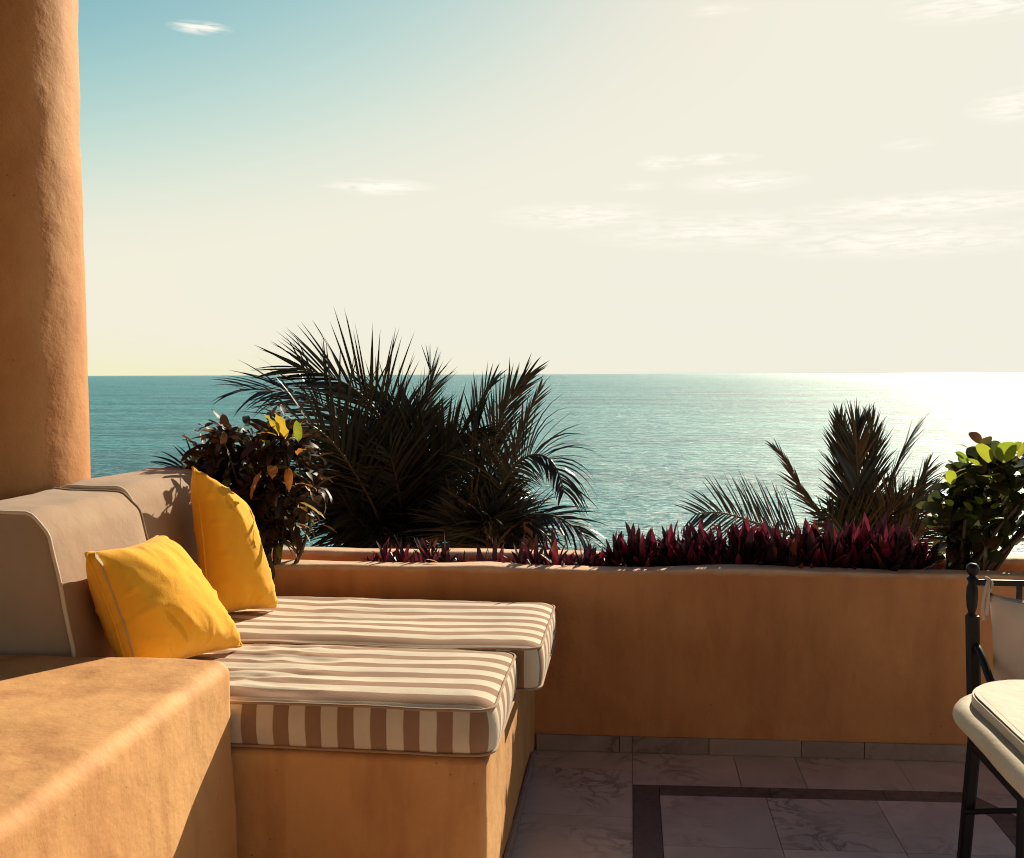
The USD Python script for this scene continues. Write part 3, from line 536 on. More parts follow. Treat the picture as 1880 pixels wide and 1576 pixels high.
# zip tape along the near edge and a care tag at the top corner of the leaning pillow
edge = T1[0, 3, 3:-3]; edge = spline(edge[::6], 40) + n1 * .002
part(p1, 'zip_tape', tube(W(edge), .0026, 6), M['zip'], True)
tg = T1[0, 2, -5] + n1 * .004; a_, b_ = V(.012, .004, -.020), V(.006, -.012, .014)
part(p1, 'care_tag', (W(np.array([tg, tg + b_ * 1.4, tg + b_ * 1.4 + a_ * 1.6, tg + a_ * 1.6]) + V(0, 0, .002)), np.array([[0, 1, 2], [0, 2, 3], [0, 2, 1], [0, 3, 2]])), M['label'], False)

# ------------------------------------------------------------------ table
table = thing('stone_table', 'cream stone table with rounded corner and stepped edge', 'table', W(V(1.35, 1.6, 0)))
def slab_layers(x0, y0, x1, y1, rad, layers):
    """stacked offsets of a rounded rectangle: layers of (inset, z)"""
    base = sbox(x0 + rad, y0 + rad, x1 - rad, y1 - rad); rings = []
    for inset, z in layers:
        g = base.buffer(rad - inset, quad_segs=24); c = np.array(g.exterior.coords)[:-1]
        s = np.r_[0, np.cumsum(np.linalg.norm(np.diff(np.vstack([c, c[:1]]), axis=0), axis=1))]; ts = np.linspace(0, s[-1], 240, endpoint=False)
        k = np.argmin(np.abs(np.arctan2(c[:, 1] - (y0 + y1) / 2, c[:, 0] - (x0 + x1) / 2)))
        c = np.roll(c, -k, 0); s = np.r_[0, np.cumsum(np.linalg.norm(np.diff(np.vstack([c, c[:1]]), axis=0), axis=1))]; ts = np.linspace(0, s[-1], 240, endpoint=False)
        p = np.stack([np.interp(ts, s, np.r_[c[:, q], c[:1, q]]) for q in (0, 1)], 1)
        rings.append(np.c_[p, np.full(240, z)])
    cen = V((x0 + x1) / 2, (y0 + y1) / 2, 0); rings = [np.tile(cen + V(0, 0, layers[0][1]), (240, 1))] + rings + [np.tile(cen + V(0, 0, layers[-1][1]), (240, 1))]
    v = np.stack([np.vstack([r_, r_[:1]]) for r_ in rings], 0); a, b = v.shape[:2]; i = np.arange(a * b).reshape(a, b)
    f = np.stack([i[:-1, :-1], i[1:, :-1], i[1:, 1:], i[:-1, 1:]], -1).reshape(-1, 4)
    v = v.reshape(-1, 3); v = v + (meshkit.fbm(v * V(9, 9, 20), 3, 6) - .5)[:, None] * .006
    return W(v), np.vstack([f[:, [0, 1, 2]], f[:, [0, 2, 3]]])
part(table, 'upper_slab', slab_layers(.806, .55, 2.1, 2.535, .16, [(.02, .738), (.006, .737), (.001, .733), (0, .728), (0, .712)]), M['stone'], 45)
arc = [(.028 - .028 * math.sin(t), .683 + .028 * math.cos(t)) for t in np.linspace(0, math.pi, 9)]
part(table, 'lower_slab', slab_layers(.763, .50, 2.15, 2.560, .19, [(.08, .7115), (.035, .7112)] + arc + [(.06, .655)]), M['stone'], 50)
pd = lathe([(.30, 0), (.30, .05), (.24, .08), (.16, .16), (.13, .35), (.15, .5), (.24, .6), (.30, .655)], 32)
part(table, 'pedestal', (pd[0] + W(V(1.5, 1.45, 0)), pd[1]), M['stone'], 40)

# ------------------------------------------------------------------ wrought iron chair with a tied back pad
chair = thing('iron_chair', 'black wrought iron armchair with ball finials beside the stone table', 'chair', W(V(1.28, 2.8, 0)))
def Wc(m): return W(m[0]), m[1]
ZX = 1.005
for x in (ZX, ZX + .56):
    b_ = V(x, 2.985, 0)
    part(chair, 'rear_leg', Wc(join([bar(b_ + V(-.008, .03, 0), b_ + V(.008, 0, .42), .033, .033, (0, 1, 0)), bar(b_ + V(.008, 0, .415), b_ + V(-.004, .008, .785), .034, .034, (0, 1, 0))])), M['iron'], 25)
    fin = lathe([(.0001, .158), (.010, .1565), (.0165, .150), (.0185, .141), (.0165, .131), (.0105, .1235), (.0085, .121), (.013, .117), (.0165, .113), (.0165, .109), (.0115, .105), (.0115, .098), (.0155, .085), (.0165, .060), (.0145, .030), (.010, .012), (.0125, .008), (.0165, .004), (.0165, -.002)], 20)
    part(chair, 'finial', (W(fin[0] + b_ + V(-.006, .008, .783)), fin[1]), M['iron'], 45)
    fl = V(x + .005, 2.60, 0)
    part(chair, 'front_leg', Wc(join([bar(fl, fl + V(0, 0, .42), .034, .034, (0, 1, 0)), bar(fl + V(0, 0, .42), fl + V(0, -.01, .60), .026, .026, (0, 1, 0))])), M['iron'], 25)
    part(chair, 'seat_rail', Wc(bar(b_ + V(.006, 0, .405), fl + V(0, 0, .405), .022, .04)), M['iron'], 25)
    arm_ = spline([b_ + V(.004, 0, .70), b_ + V(.008, -.05, .672), b_ + V(.010, -.12, .62), b_ + V(.012, -.25, .595), b_ + V(.012, -.40, .60), b_ + V(.012, -.45, .585)], 18)
    part(chair, 'armrest', Wc(tube(arm_, .0115, 8)), M['iron'], True)
part(chair, 'seat_rail', Wc(bar(V(ZX, 2.602, .405), V(ZX + .56, 2.602, .405), .022, .036)), M['iron'], 25)
part(chair, 'seat_rail', Wc(bar(V(ZX, 2.985, .405), V(ZX + .56, 2.985, .405), .022, .036)), M['iron'], 25)
part(chair, 'seat_plate', local(rbox((ZX + .02, 2.615, .402), (ZX + .54, 2.97, .408), .002, .3, 0)), M['iron'], 25)
part(chair, 'top_rail', Wc(bar(V(ZX, 2.992, .884), V(ZX + .56, 2.992, .884), .014, .017)), M['iron'], 25)
part(chair, 'back_rail', Wc(bar(V(ZX, 2.99, .50), V(ZX + .56, 2.99, .50), .014, .017)), M['iron'], 25)
for x in (.125, .28, .435): part(chair, 'back_spindle', Wc(bar(V(ZX + x, 2.992, .50), V(ZX + x, 2.992, .884), .014, .014, (0, 1, 0))), M['iron'], 25)
for a, b in (((-.012, 2.985, .195), (.56, 2.60, .20)), ((.56, 2.985, .195), (.0, 2.60, .20))):
    A_, B_ = V(ZX + a[0], a[1], a[2]), V(ZX + b[0], b[1], b[2]); mid = (A_ + B_) / 2 + V(0, 0, .075)
    part(chair, 'stretcher', Wc(tube(spline([A_, A_ * .7 + mid * .3 + V(0, 0, .012), mid, B_ * .7 + mid * .3 + V(0, 0, .012), B_], 16), .0085, 8)), M['iron'], True)
pad = thing('back_pad', 'pale shaded back pad tied to the top rail of the iron chair', 'chair pad', W(V(1.28, 2.95, .46)))
nu, nv = 40, 30; U, Q = np.meshgrid(np.linspace(0, 1, nu), np.linspace(0, 1, nv), indexing='ij')
sagz = .035 * np.sin(np.pi * U) ** .7
def padside(s):
    X = ZX + .022 + .505 * U + .018 * np.sin(np.pi * Q) * (1 - 2 * U) * 1.0; Zp = .44 + (.868 - sagz - .44) * Q
    e = np.minimum(np.minimum(U, 1 - U) * .5, np.minimum(Q, 1 - Q) * .42); th = .034 * (1 - np.exp(-e / .035)) + (meshkit.fbm(np.stack([X * 7, 0 * X, Zp * 6], -1), 3, 17 + s) - .5) * .02 * (1 - np.exp(-e / .02))
    return np.stack([X, 2.945 - s * th, Zp], -1).reshape(-1, 3)
i = np.arange(nu * nv).reshape(nu, nv); q = np.stack([i[:-1, :-1], i[1:, :-1], i[1:, 1:], i[:-1, 1:]], -1).reshape(-1, 4)
pv_ = np.vstack([padside(1), padside(-1)]); q = np.vstack([q, q[:, ::-1] + nu * nv])
pm_ = trimesh.Trimesh(W(pv_), np.vstack([q[:, [0, 1, 2]], q[:, [0, 2, 3]]]), process=False); pm_.merge_vertices(digits_vertex=6)
part(pad, 'cover', pm_, M['pad'], True)
for x, s in ((.03, 1), (.515, -1)):
    c = V(ZX + x, 2.985, .884); t_ = np.linspace(0, 2 * np.pi, 14)
    loop = np.stack([c[0] + .004 * np.sin(3 * t_), c[1] - .012 + .028 * np.cos(t_), c[2] - .006 + .024 * np.sin(t_)], 1)
    part(pad, 'tie', Wc(join([tube(loop, .0045, 6), tube(spline([c + V(-.006 * s, -.03, .012), c + V(-.017 * s, -.04, -.02), c + V(-.022 * s, -.038, -.06), c + V(-.018 * s, -.04, -.10)], 10), .0045, 6), tube(spline([c + V(-.002 * s, -.03, .012), c + V(-.009 * s, -.045, -.03), c + V(-.012 * s, -.044, -.085)], 10), .004, 6)])), M['pad'], True)

# ------------------------------------------------------------------ leaves
def leaf(length, width, curl=0.3, fold=.25, shape='lance', seg=6, wave=0.0, rng=random):
    """a leaf along +y from the origin, upper side +z; three points across"""
    v, f = [], []
    for k in range(seg + 1):
        t = k / seg
        if shape == 'lance': w = (t ** .55) * (1 - t) ** .75 * 1.75
        elif shape == 'strap': w = min(1, (t + .12) * 2.6) * (1 - t ** 2.2)
        else: w = math.sqrt(max(0, 1 - (2 * t - 1.08) ** 2 / 1.17)) if t < 1 else .25
        w = max(w, .02) * width / 2
        curl = curl if abs(curl) > 1e-3 else 1e-3; a = curl * t; y, z = length * math.sin(a) / curl, -length * (1 - math.cos(a)) / curl
        wv = wave * width * math.sin(6 * t + rng.random() * 6)
        v += [(-w, y, z + fold * w + wv), (0, y, z), (w, y, z + fold * w - wv)]
    for k in range(seg):
        for j in (0, 1): a = 3 * k + j; f += [[a, a + 1, a + 4], [a, a + 4, a + 3]]
    return np.array(v), np.array(f)
def place(m, pos, direction, roll=0.0, upv=(0, 0, 1)):
    d = np.asarray(direction, float); d = d / np.linalg.norm(d); s = np.cross(d, np.asarray(upv, float)); l = np.linalg.norm(s)
    s = s / l if l > 1e-4 else V(1, 0, 0); u = np.cross(s, d); c, sn_ = math.cos(roll), math.sin(roll); s, u = c * s + sn_ * u, c * u - sn_ * s
    return m[0][:, :1] * s + m[0][:, 1:2] * d + m[0][:, 2:3] * u + np.asarray(pos, float), m[1]

# ------------------------------------------------------------------ red boat lilies in the planter
def make_rosette(seed, label, group):
    rng = random.Random(seed); root = thing('boat_lily', label, 'plant', (0, 0, 0), group)
    for k in range(15):
        t = k / 15; az = k * 2.399 + rng.uniform(-.5, .5); tilt = .12 + 1.15 * t ** 1.1 + rng.uniform(-.15, .15); L = rng.uniform(.13, .22) * (1 - .2 * t)
        m_ = leaf(L, rng.uniform(.040, .060), rng.uniform(-.3, .7), .35, 'lance', 6, .03, rng)
        d = V(math.sin(tilt) * math.cos(az), math.sin(tilt) * math.sin(az), math.cos(tilt))
        inward = V(-math.cos(az), -math.sin(az), .4)
        part(root, 'leaf', place(m_, V(.012 * math.cos(az), .012 * math.sin(az), .13 * (1 - t)), d, rng.gauss(0, .35), inward), M['dead_leaf'] if k > 9 and rng.random() < .16 else M['rhoeo'], True)
    st_ = tube([V(0, 0, -.03), V(0, 0, .05), V(0, 0, .10)], [.013, .012, .009], 7); part(root, 'stem', st_, M['bark'], True)
    return root
R_ = random.Random(77)
LOW = 'short sparse magenta leaved plant in the low left stretch of the planter'; HIGH = 'dense tall dark red boat lily in the high right stretch of the planter'; MID = 'medium magenta leaved plant halfway along the planter, level with its rim'
GL, GM, GH = 'short plants at the left end of the planter', 'medium plants halfway along the planter', 'tall plants crowding the right of the planter'
spots = []
for k in range(28): spots.append((-1.12 + k * .031 + R_.uniform(-.02, .02), R_.uniform(3.985, 4.06), R_.uniform(.42, .64), LOW, GL))
for k in range(36): spots.append((-.27 + k * .0145 + R_.uniform(-.02, .02), R_.uniform(3.985, 4.075), R_.uniform(.42, .66) + .004 * k, MID, GM))
for k in range(96):
    x = .22 + k * .0099 + R_.uniform(-.03, .03); g = min(1, (x - .15) / .3) * min(1, (1.30 - x) / .14 + .55)
    spots.append((x, R_.uniform(3.955, 4.11), (.52 + .27 * g) * R_.uniform(.75, 1.18), HIGH, GH))
protos = {}
for x, y, s, lab, grp in spots:
    kind_ = R_.randrange(5); y += .0385 * (x + .337)
    if kind_ not in protos: r_ = protos[kind_] = make_rosette(100 + kind_, lab, grp)
    else:
        r_ = UsdGeom.Xform.Define(stage, numbered('/World/boat_lily')).GetPrim(); r_.GetReferences().AddInternalReference(protos[kind_].GetPath()); r_.SetInstanceable(True); tag(r_, lab, 'plant', grp)
    xf = UsdGeom.Xformable(r_); xf.ClearXformOpOrder(); z = .60 + (.04 if s > .6 else 0)
    xf.AddTranslateOp(opSuffix='spot').Set(Gf.Vec3d(*W(V(x, y, z)))); xf.AddRotateXYZOp(opSuffix='turn').Set(Gf.Vec3f(R_.uniform(-14, 10), R_.uniform(-12, 12), R_.uniform(0, 360))); xf.AddScaleOp(opSuffix='size').Set(Gf.Vec3f(s, s, s * R_.uniform(.9, 1.15)))

dl = place(leaf(.06, .022, .6, .3, 'lance', 8, .1, random.Random(4)), W(V(-.83, 3.90, .742)), V(.9, -.3, .15), .3)
tag(part(None, 'fallen_leaf', dl, leafmat('fallen_leaf', [(0, V(.5, .26, .05)), (1, V(.6, .34, .08))], trans=.3), True), 'yellow fallen leaf lying on the rim of the planter wall', 'leaf')

# ------------------------------------------------------------------ croton and round leaved shrub
def shrub(name, label, base, blobs, nstem, nleaf, mk, m, seed, extras=(), nmass=220):
    """stems from the base to points spread through the crown's volume (ellipsoids), leaves in tufts round their ends"""
    rng = random.Random(seed); root = thing(name, label, 'shrub', base); pts = []
    for k in range(nstem):
        c, r = blobs[rng.randrange(len(blobs))]
        while True:
            q = V(rng.uniform(-1, 1), rng.uniform(-1, 1), rng.uniform(-1, 1))
            if .25 < np.linalg.norm(q) < 1: break
        pts.append(np.asarray(c) + q * np.asarray(r))
    for k, p in enumerate(pts[:22]):
        a = np.asarray(base, float) + V(rng.uniform(-.03, .03), rng.uniform(-.02, .02), -.05); mid = a * .45 + p * .55 + V(rng.uniform(-.04, .04), rng.uniform(-.03, .03), rng.uniform(-.02, .06))
        part(root, 'stem', tube(spline([a, mid, p], 8), np.linspace(.013, .004, 8), 6), M['bark'], True)
    for k in range(nleaf):
        p = pts[k % nstem] + V(rng.gauss(0, .018), rng.gauss(0, .018), rng.gauss(0, .02))
        c = np.mean([b[0] for b in blobs], 0); d = p - c; d = d / max(np.linalg.norm(d), 1e-6) * .7 + V(rng.gauss(0, .6), rng.gauss(0, .6), rng.gauss(.25, .55))
        part(root, 'leaf', place(mk(rng), p, d, rng.uniform(-1, 1)), m, True)
    mass = []
    for k in range(nmass):
        p = pts[k % nstem] + V(rng.gauss(0, .030), rng.gauss(0, .030), rng.gauss(0, .035)); d = V(rng.gauss(0, .6), rng.gauss(.2, .6), rng.gauss(.1, .6))
        mass.append(place(mk(rng), p, d, rng.uniform(-1, 1)))
    part(root, 'foliage', join(mass), m, True, kind='stuff')
    for px, py, Y, d, mesh, mat_ in extras: part(root, 'leaf', place(mesh, at(px, py, Y), d, 0), mat_, True)
    return root
rl = random.Random(5)
cb = at(495, 1034, 3.97) - V(0, 0, .08)
ex = [(512, 800, 3.80, V(-.25, -.35, .9), leaf(0.111, 0.047, .5, .3, 'lance', 8, .12, rl), 'croton_new'), (524, 806, 3.80, V(-.12, -.3, 1), leaf(0.124, 0.055, .5, .3, 'lance', 8, .12, rl), 'croton_new'), (548, 812, 3.80, V(.05, -.4, 1), leaf(0.114, 0.047, .6, .3, 'lance', 8, .1, rl), 'croton_new'),
      (508, 800, 3.80, V(-.6, -.3, .35), leaf(0.085, 0.029, .8, .3, 'lance', 8, .1, rl), 'croton_new'), (538, 806, 3.88, V(.3, -.2, .8), leaf(0.091, 0.026, .5, .3, 'lance', 8, .1, rl), 'croton_new'), (495, 818, 3.87, V(-.2, -.5, .5), leaf(0.072, 0.039, .8, .3, 'lance', 8, .1, rl), 'croton_new'),
      (530, 860, 3.76, V(.1, -.5, -.5), leaf(0.098, 0.047, .6, .3, 'lance', 8, .1, rl), 'croton_orange'), (545, 835, 3.76, V(.35, -.5, .4), leaf(0.091, 0.039, .6, .3, 'lance', 8, .1, rl), 'croton_orange'), (545, 888, 3.74, V(.9, -.3, .1), leaf(0.091, 0.023, .7, .3, 'lance', 8, .15, rl), 'croton_orange'), (560, 892, 3.74, V(.8, -.2, -.6), leaf(0.065, 0.018, .9, .3, 'lance', 8, .15, rl), 'croton_orange'),
      (550, 922, 3.74, V(.85, -.2, -.35), leaf(0.124, 0.042, .3, .3, 'lance', 8, .06, rl), 'croton_new'), (547, 932, 3.74, V(.5, -.5, .1), leaf(0.065, 0.031, .6, .3, 'lance', 8, .06, rl), 'croton_new'), (540, 962, 3.76, V(.9, -.3, .05), leaf(0.078, 0.021, .6, .3, 'lance', 8, .1, rl), 'croton_orange'), (480, 865, 3.76, V(-.35, -.4, -.7), leaf(0.117, 0.044, .4, .2, 'lance', 8, .06, rl), 'croton_orange'),
      (500, 855, 3.76, V(.2, -.8, -.3), leaf(0.078, 0.058, .5, .2, 'lance', 8, .08, rl), 'croton_orange'), (400, 800, 3.88, V(-.8, -.2, .5), leaf(0.091, 0.034, .6, .3, 'lance', 8, .1, rl), 'croton_orange')]
shrub('croton_shrub', 'dark maroon croton shrub with yellow green leaves on top behind the pillows', cb,
      [(at(445, 850, 3.97), (.16, .10, .13)), (at(400, 880, 3.97), (.12, .09, .10)), (at(520, 900, 3.95), (.12, .09, .16)), (at(470, 950, 3.95), (.17, .09, .13)), (at(520, 820, 3.95), (.10, .08, .08))], 95, 290,
      lambda r: leaf(r.uniform(.08, .13), r.uniform(.032, .052), r.uniform(.3, 1.3), .3, 'lance', 6, .1, r), M['croton'], 21, [(a, b, c, d, e, M[f]) for a, b, c, d, e, f in ex], 620)
gb = at(1760, 1046, 3.95) - V(0, 0, .1)
ex2 = [(1815, 850, 3.78, V(-.45, -.35, .8), leaf(.105, .060, .25, .15, 'round', 8, .03, rl), 'sea_grape_new'), (1843, 850, 3.76, V(-.1, -.45, .85), leaf(.105, .075, .25, .15, 'round', 8, .03, rl), 'sea_grape_new'), (1850, 848, 3.77, V(.15, -.3, .8), leaf(.095, .075, .3, .15, 'round', 8, .03, rl), 'sea_grape_new'),
       (1835, 846, 3.79, V(-.25, -.2, .9), leaf(.09, .05, .25, .15, 'round', 8, .03, rl), 'sea_grape'), (1872, 840, 3.8, V(.2, -.3, .9), leaf(.09, .07, .3, .15, 'round', 8, .03, rl), 'sea_grape_new'), (1775, 822, 3.85, V(-.9, -.2, .4), leaf(.05, .03, .3, .15, 'round', 8, .03, rl), 'sea_grape_new'),
       (1745, 930, 3.8, V(-.3, -.4, .6), leaf(.045, .03, .3, .15, 'round', 8, .03, rl), 'sea_grape_new'), (1742, 882, 3.82, V(-.8, -.3, .3), leaf(.05, .03, .3, .15, 'round', 8, .03, rl), 'sea_grape_new')]
rl2 = random.Random(61)
for k in range(16): ex2.append((rl2.uniform(1738, 1880), rl2.uniform(835, 985), rl2.uniform(3.76, 3.84), V(rl2.uniform(-.8, .8), -.35, rl2.uniform(-.2, .9)), leaf(rl2.uniform(.045, .075), rl2.uniform(.03, .05), .3, .15, 'round', 8, .03, rl2), 'sea_grape_new'))
shrub('round_leaf_shrub', 'bushy green shrub with broad rounded leaves behind the iron chair', gb,
      [(at(1790, 900, 3.95), (.12, .10, .16)), (at(1850, 880, 3.95), (.14, .10, .14)), (at(1800, 970, 3.95), (.15, .09, .12)), (at(1760, 960, 3.95), (.07, .08, .18)), (at(1930, 930, 3.95), (.15, .10, .22))], 95, 298,
      lambda r: leaf(r.uniform(.05, .09), r.uniform(.038, .066), r.uniform(.2, .8), .2, 'round', 6, .04, r), M['sea_grape'], 33, [(a, b, c, d, e, M[f]) for a, b, c, d, e, f in ex2])

# ------------------------------------------------------------------ palms below the terrace
def frond(root, pts, L, seed, face=(0, -1, .2), n=46, lo=.12, droop=.25, width=.024, m='palm', asym=(1, 1), fan=(62, 22), rr=.016, spread=1.0):
    """a feather leaf: stalk through pts (world), leaflets on both sides"""
    rng = random.Random(seed); c = spline(pts, 40); t_ = np.gradient(c, axis=0); t_ /= np.linalg.norm(t_, axis=1, keepdims=True)
    st_ = part(root, 'frond', tube(c, np.linspace(rr, .0035, 40), 6), M['rachis'], True)
    face = np.asarray(face, float); allv = []
    for sgn, sc in ((-1, asym[0]), (1, asym[1])):
        if not sc: continue
        for k in range(n):
            t = lo + (1 - lo) * (k + rng.uniform(.1, .9)) / n; i_ = min(39, t * 39); i0 = int(i_); fr = i_ - i0; j = min(39, i0 + 1)
            p = c[i0] * (1 - fr) + c[j] * fr; tg_ = t_[i0]
            side_ = np.cross(tg_, face); side_ /= np.linalg.norm(side_); nf = np.cross(side_, tg_)
            a = math.radians(fan[0] + (fan[1] - fan[0]) * t + rng.gauss(0, 4)) * spread
            d = tg_ * math.cos(a) + side_ * sgn * math.sin(a) + nf * rng.gauss(.08, .10)
            ln = L * sc * (math.sin(math.pi * min(1, .18 + .70 * t)) ** .8) * rng.uniform(.82, 1.08); w = width * rng.uniform(.75, 1.1) * (1 - .35 * t)
            sg_ = 5; dd = d / np.linalg.norm(d); pos = p.copy(); rows = []
            wv = np.cross(dd, nf + .5 * V(rng.gauss(0, .5), rng.gauss(0, .5), rng.gauss(0, .5))); wv /= np.linalg.norm(wv)
            dr = droop * rng.uniform(.5, 1.4)
            for s_ in range(sg_ + 1):
                u = s_ / sg_; ww = w * .5 * (min(1, .45 + 2.2 * u) * (1 - u ** 2.0) + .02); rows += [pos - wv * ww, pos + wv * ww]
                pos = pos + dd * ln / sg_; dd = dd + V(0, 0, -dr / sg_); dd /= np.linalg.norm(dd)
            f = [[2 * q, 2 * q + 1, 2 * q + 3] for q in range(sg_)] + [[2 * q, 2 * q + 3, 2 * q + 2] for q in range(sg_)]
            allv.append((np.array(rows), np.array(f)))
    part(st_, 'leaflets', join(allv), M[m], False, kind='stuff')
def P_(*pts): return [at(*p) for p in pts]
def trunk(root, top, r, lean=(0, 0)):
    b = V(top[0] + lean[0], top[1] + lean[1], float(slope_z(np.array(top[0] + lean[0]), np.array(top[1] + lean[1]))) - .2); zz = np.linspace(0, 1, 30)
    c = b + (np.asarray(top) - b) * zz[:, None]; part(root, 'trunk', tube(c, r * (1.15 - .3 * zz + .03 * (np.arange(30) % 2)), 14), M['bark'], 50)
pa = thing('palm_tree', 'large dark coconut palm crown rising in the middle left behind the planter', 'palm tree', at(741, 1060, 6) - V(0, 0, 3.4))
trunk(pa, at(741, 1050, 6.05), .13)
frond(pa, P_((741, 1030, 6), (725, 880, 5.95), (697, 766, 5.9), (652, 716, 5.85), (600, 690, 5.8), (542, 674, 5.75)), .58, 1, n=62, face=(.1, -1, .25), fan=(70, 18))
frond(pa, P_((735, 1030, 6), (690, 900, 5.9), (640, 800, 5.8), (560, 725, 5.7), (490, 715, 5.6), (440, 715, 5.55)), .50, 2, n=54, face=(-.25, -.6, .8), droop=.55, fan=(65, 25))
frond(pa, P_((743, 1030, 6.1), (760, 860, 6.2), (778, 743, 6.25), (790, 710, 6.3), (788, 675, 6.3)), .40, 3, n=46, face=(1, -.45, .1), fan=(42, 12))
frond(pa, P_((741, 1030, 6.1), (722, 860, 6.3), (704, 740, 6.4), (695, 735, 6.4), (692, 708, 6.4)), .46, 4, n=46, face=(-.5, -1, .1), fan=(48, 14))
frond(pa, P_((748, 1035, 6), (785, 900, 5.9), (812, 845, 5.85), (832, 815, 5.8), (850, 798, 5.75)), .60, 5, n=44, face=(.5, -.9, .3), fan=(50, 20), width=.030)
frond(pa, P_((738, 1035, 6), (690, 940, 5.7), (640, 850, 5.5), (585, 790, 5.35), (520, 770, 5.2)), .55, 6, n=44, face=(-.4, -.8, .5), droop=.5)
rf = random.Random(9)
for k in range(20):
    x1 = rf.uniform(560, 840); y1 = rf.uniform(800, 930) - 50 * math.exp(-((x1 - 740) / 90) ** 2); Y1 = rf.uniform(5.4, 6.7)
    frond(pa, P_((741 + rf.uniform(-12, 12), 1040, 6), ((741 * 1.1 + x1 * .9) / 2 + rf.uniform(-10, 10), (1040 + y1) / 2 - 25, (6 + Y1) / 2), (x1, y1, Y1)), rf.uniform(.42, .6), 40 + k, n=34, face=(rf.uniform(-.5, .5), -1, rf.uniform(0, .6)), droop=.35, fan=(58, 20), width=.028)
for k in range(7):
    x1 = 600 + 40 * k; frond(pa, P_((741, 1050, 6), ((741 + x1) / 2, 985, 5.8), (x1, rf.uniform(930, 985), 5.6)), .45, 70 + k, n=30, droop=.7, width=.03, face=(0, -.8, .6))
pb = thing('palm_tree', 'smaller dark palm with an arching drooping frond right of the large one', 'palm tree', at(905, 1060, 5.6) - V(0, 0, 3.2))
trunk(pb, at(905, 1055, 5.65), .10)
frond(pb, P_((898, 1030, 5.6), (912, 930, 5.6), (938, 865, 5.55), (970, 838, 5.5), (1000, 838, 5.45), (1022, 862, 5.4), (1035, 905, 5.35)), .44, 101, n=70, asym=(1, .5), face=(.25, -.8, .6), droop=1.3, fan=(70, 40), width=.018, lo=.2)
frond(pb, P_((900, 1030, 5.7), (900, 880, 5.8), (914, 785, 5.85), (942, 725, 5.9), (968, 692, 5.9)), .36, 102, n=44, face=(.6, -1, .1), fan=(40, 12), width=.026)
frond(pb, P_((903, 1030, 5.7), (925, 900, 5.9), (955, 800, 6), (978, 745, 6), (992, 712, 6)), .24, 103, n=34, face=(.9, -.7, .1), fan=(40, 14), width=.026)
frond(pb, P_((895, 1030, 5.6), (880, 900, 5.65), (868, 810, 5.7), (880, 745, 5.7), (905, 700, 5.7)), .30, 104, n=34, face=(-.7, -.8, .1), fan=(36, 14), width=.026)
frond(pb, P_((905, 1035, 5.5), (945, 965, 5.4), (1000, 945, 5.3), (1045, 962, 5.2), (1078, 990, 5.15)), .30, 105, n=36, face=(0, -.5, .8), droop=.8, width=.022)
frond(pb, P_((905, 1035, 5.5), (950, 975, 5.4), (985, 972, 5.35), (1008, 992, 5.3), (1018, 1015, 5.3)), .22, 106, n=26, face=(0, -.5, .8), droop=1.0, width=.022)
for k in range(7):
    x1 = rf.uniform(800, 960); y1 = rf.uniform(880, 960); frond(pb, P_((900, 1040, 5.6), ((900 + x1) / 2, 985, 5.5), (x1, y1, rf.uniform(5.2, 6))), .38, 120 + k, n=30, face=(rf.uniform(-.4, .4), -1, .4), droop=.5, width=.026)
part(pb, 'cut_stalk', join([bar(at(976, 1040, 5.3), at(968, 958, 5.3), .045, .03, (0, 1, 0))]), M['bark'], 30)
pc = thing('palm_tree', 'young palm with upright bushy fronds right of centre, above the red plants', 'palm tree', at(1590, 1060, 6.2) - V(0, 0, 3.6))
trunk(pc, at(1590, 1050, 6.25), .11)
frond(pc, P_((1585, 1030, 6.2), (1578, 930, 6.2), (1574, 860, 6.25), (1572, 812, 6.25), (1576, 778, 6.3)), .38, 201, n=64, face=(.1, -1, .1), fan=(48, 12), width=.024)
frond(pc, P_((1583, 1030, 6.3), (1560, 930, 6.35), (1550, 860, 6.4), (1544, 800, 6.4), (1541, 772, 6.4)), .28, 202, n=50, face=(-.3, -1, .1), fan=(42, 12), width=.024)
frond(pc, P_((1588, 1030, 6.3), (1594, 930, 6.4), (1600, 860, 6.4), (1602, 800, 6.4), (1598, 772, 6.4)), .28, 203, n=50, face=(.3, -1, .1), fan=(42, 12), width=.024)
frond(pc, P_((1600, 1030, 6.2), (1622, 930, 6.2), (1648, 852, 6.2), (1668, 810, 6.2), (1683, 783, 6.2)), .30, 204, n=50, face=(.95, -.3, .1), fan=(34, 10), width=.022)
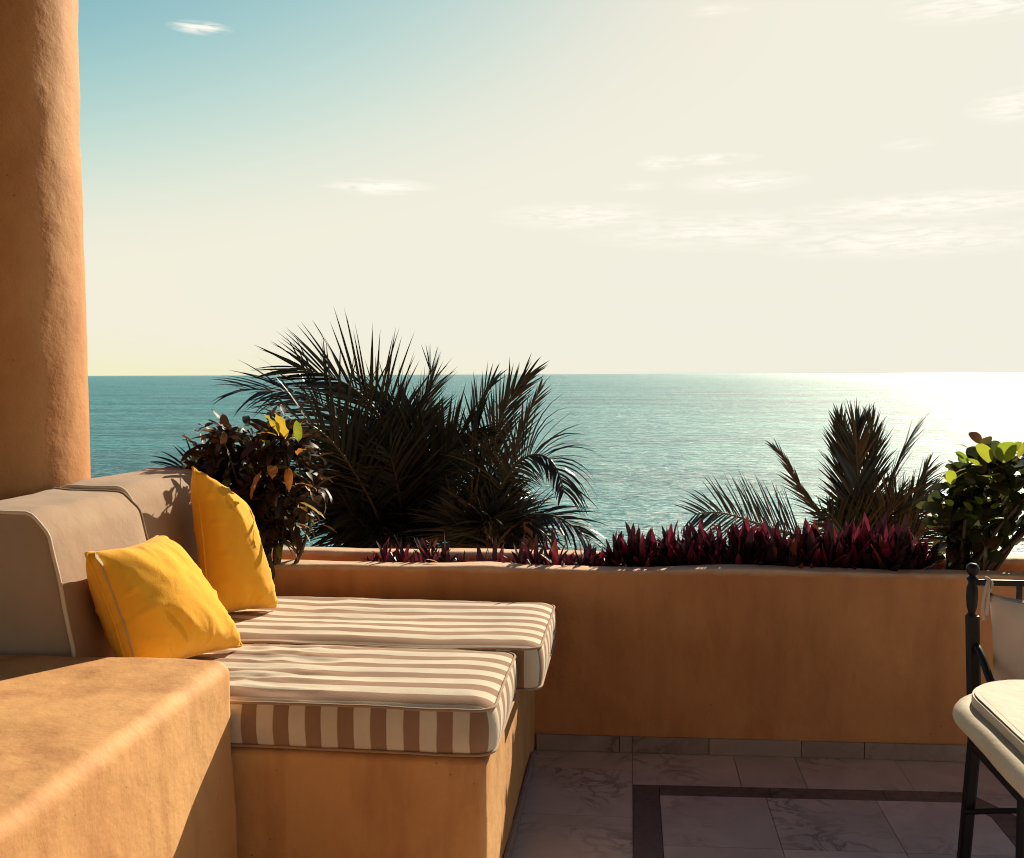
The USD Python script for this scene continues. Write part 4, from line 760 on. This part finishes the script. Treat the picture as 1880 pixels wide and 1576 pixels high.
frond(pc, P_((1605, 1035, 6.1), (1645, 985, 6.1), (1670, 935, 6.1), (1688, 895, 6.1), (1701, 864, 6.1)), .30, 205, n=44, face=(.5, -.8, .2), fan=(44, 14), width=.022, droop=.6)
frond(pc, P_((1570, 1035, 6.2), (1512, 951, 6.15), (1478, 910, 6.1), (1451, 862, 6.05), (1421, 822, 6)), .22, 206, n=40, face=(-.8, -.5, .2), fan=(26, 8), width=.022, m='palm_dry')
frond(pc, P_((1575, 1040, 6), (1480, 990, 5.9), (1400, 965, 5.8), (1340, 945, 5.7), (1276, 945, 5.6)), .36, 207, n=52, face=(-.1, -1, .35), fan=(72, 30), width=.018, lo=.35)
frond(pc, P_((1605, 1040, 6.1), (1660, 1005, 6), (1700, 975, 5.95), (1735, 955, 5.9)), .30, 208, n=34, face=(.2, -.9, .4), width=.02, fan=(50, 20))
frond(pc, P_((1605, 1040, 6.1), (1650, 960, 6.2), (1690, 920, 6.2), (1730, 905, 6.2)), .28, 209, n=34, face=(.2, -.8, .5), width=.018, droop=.6)
for k in range(6):
    x1 = rf.uniform(1480, 1680); frond(pc, P_((1590, 1045, 6.2), ((1590 + x1) / 2, 985, 6.1), (x1, rf.uniform(900, 960), rf.uniform(5.8, 6.6))), .34, 220 + k, n=30, face=(rf.uniform(-.4, .4), -1, .3), width=.022)
pd_ = thing('palm_tree', 'palm frond tips spreading low over the sea behind the rear brown backrest', 'palm tree', at(420, 1060, 5.6) - V(0, 0, 3.2))
trunk(pd_, at(430, 1050, 5.65), .10)
frond(pd_, P_((428, 1035, 5.6), (410, 930, 5.55), (375, 872, 5.5), (330, 856, 5.45), (292, 868, 5.4)), .26, 301, n=26, face=(-.2, -.7, .7), droop=.5, width=.026, fan=(55, 25))
frond(pd_, P_((430, 1035, 5.6), (440, 930, 5.6), (420, 860, 5.6), (380, 840, 5.6)), .24, 302, n=24, face=(-.2, -.7, .7), droop=.5, width=.024)
frond(pd_, P_((432, 1035, 5.6), (470, 940, 5.7), (520, 880, 5.8)), .3, 303, n=26, width=.024)
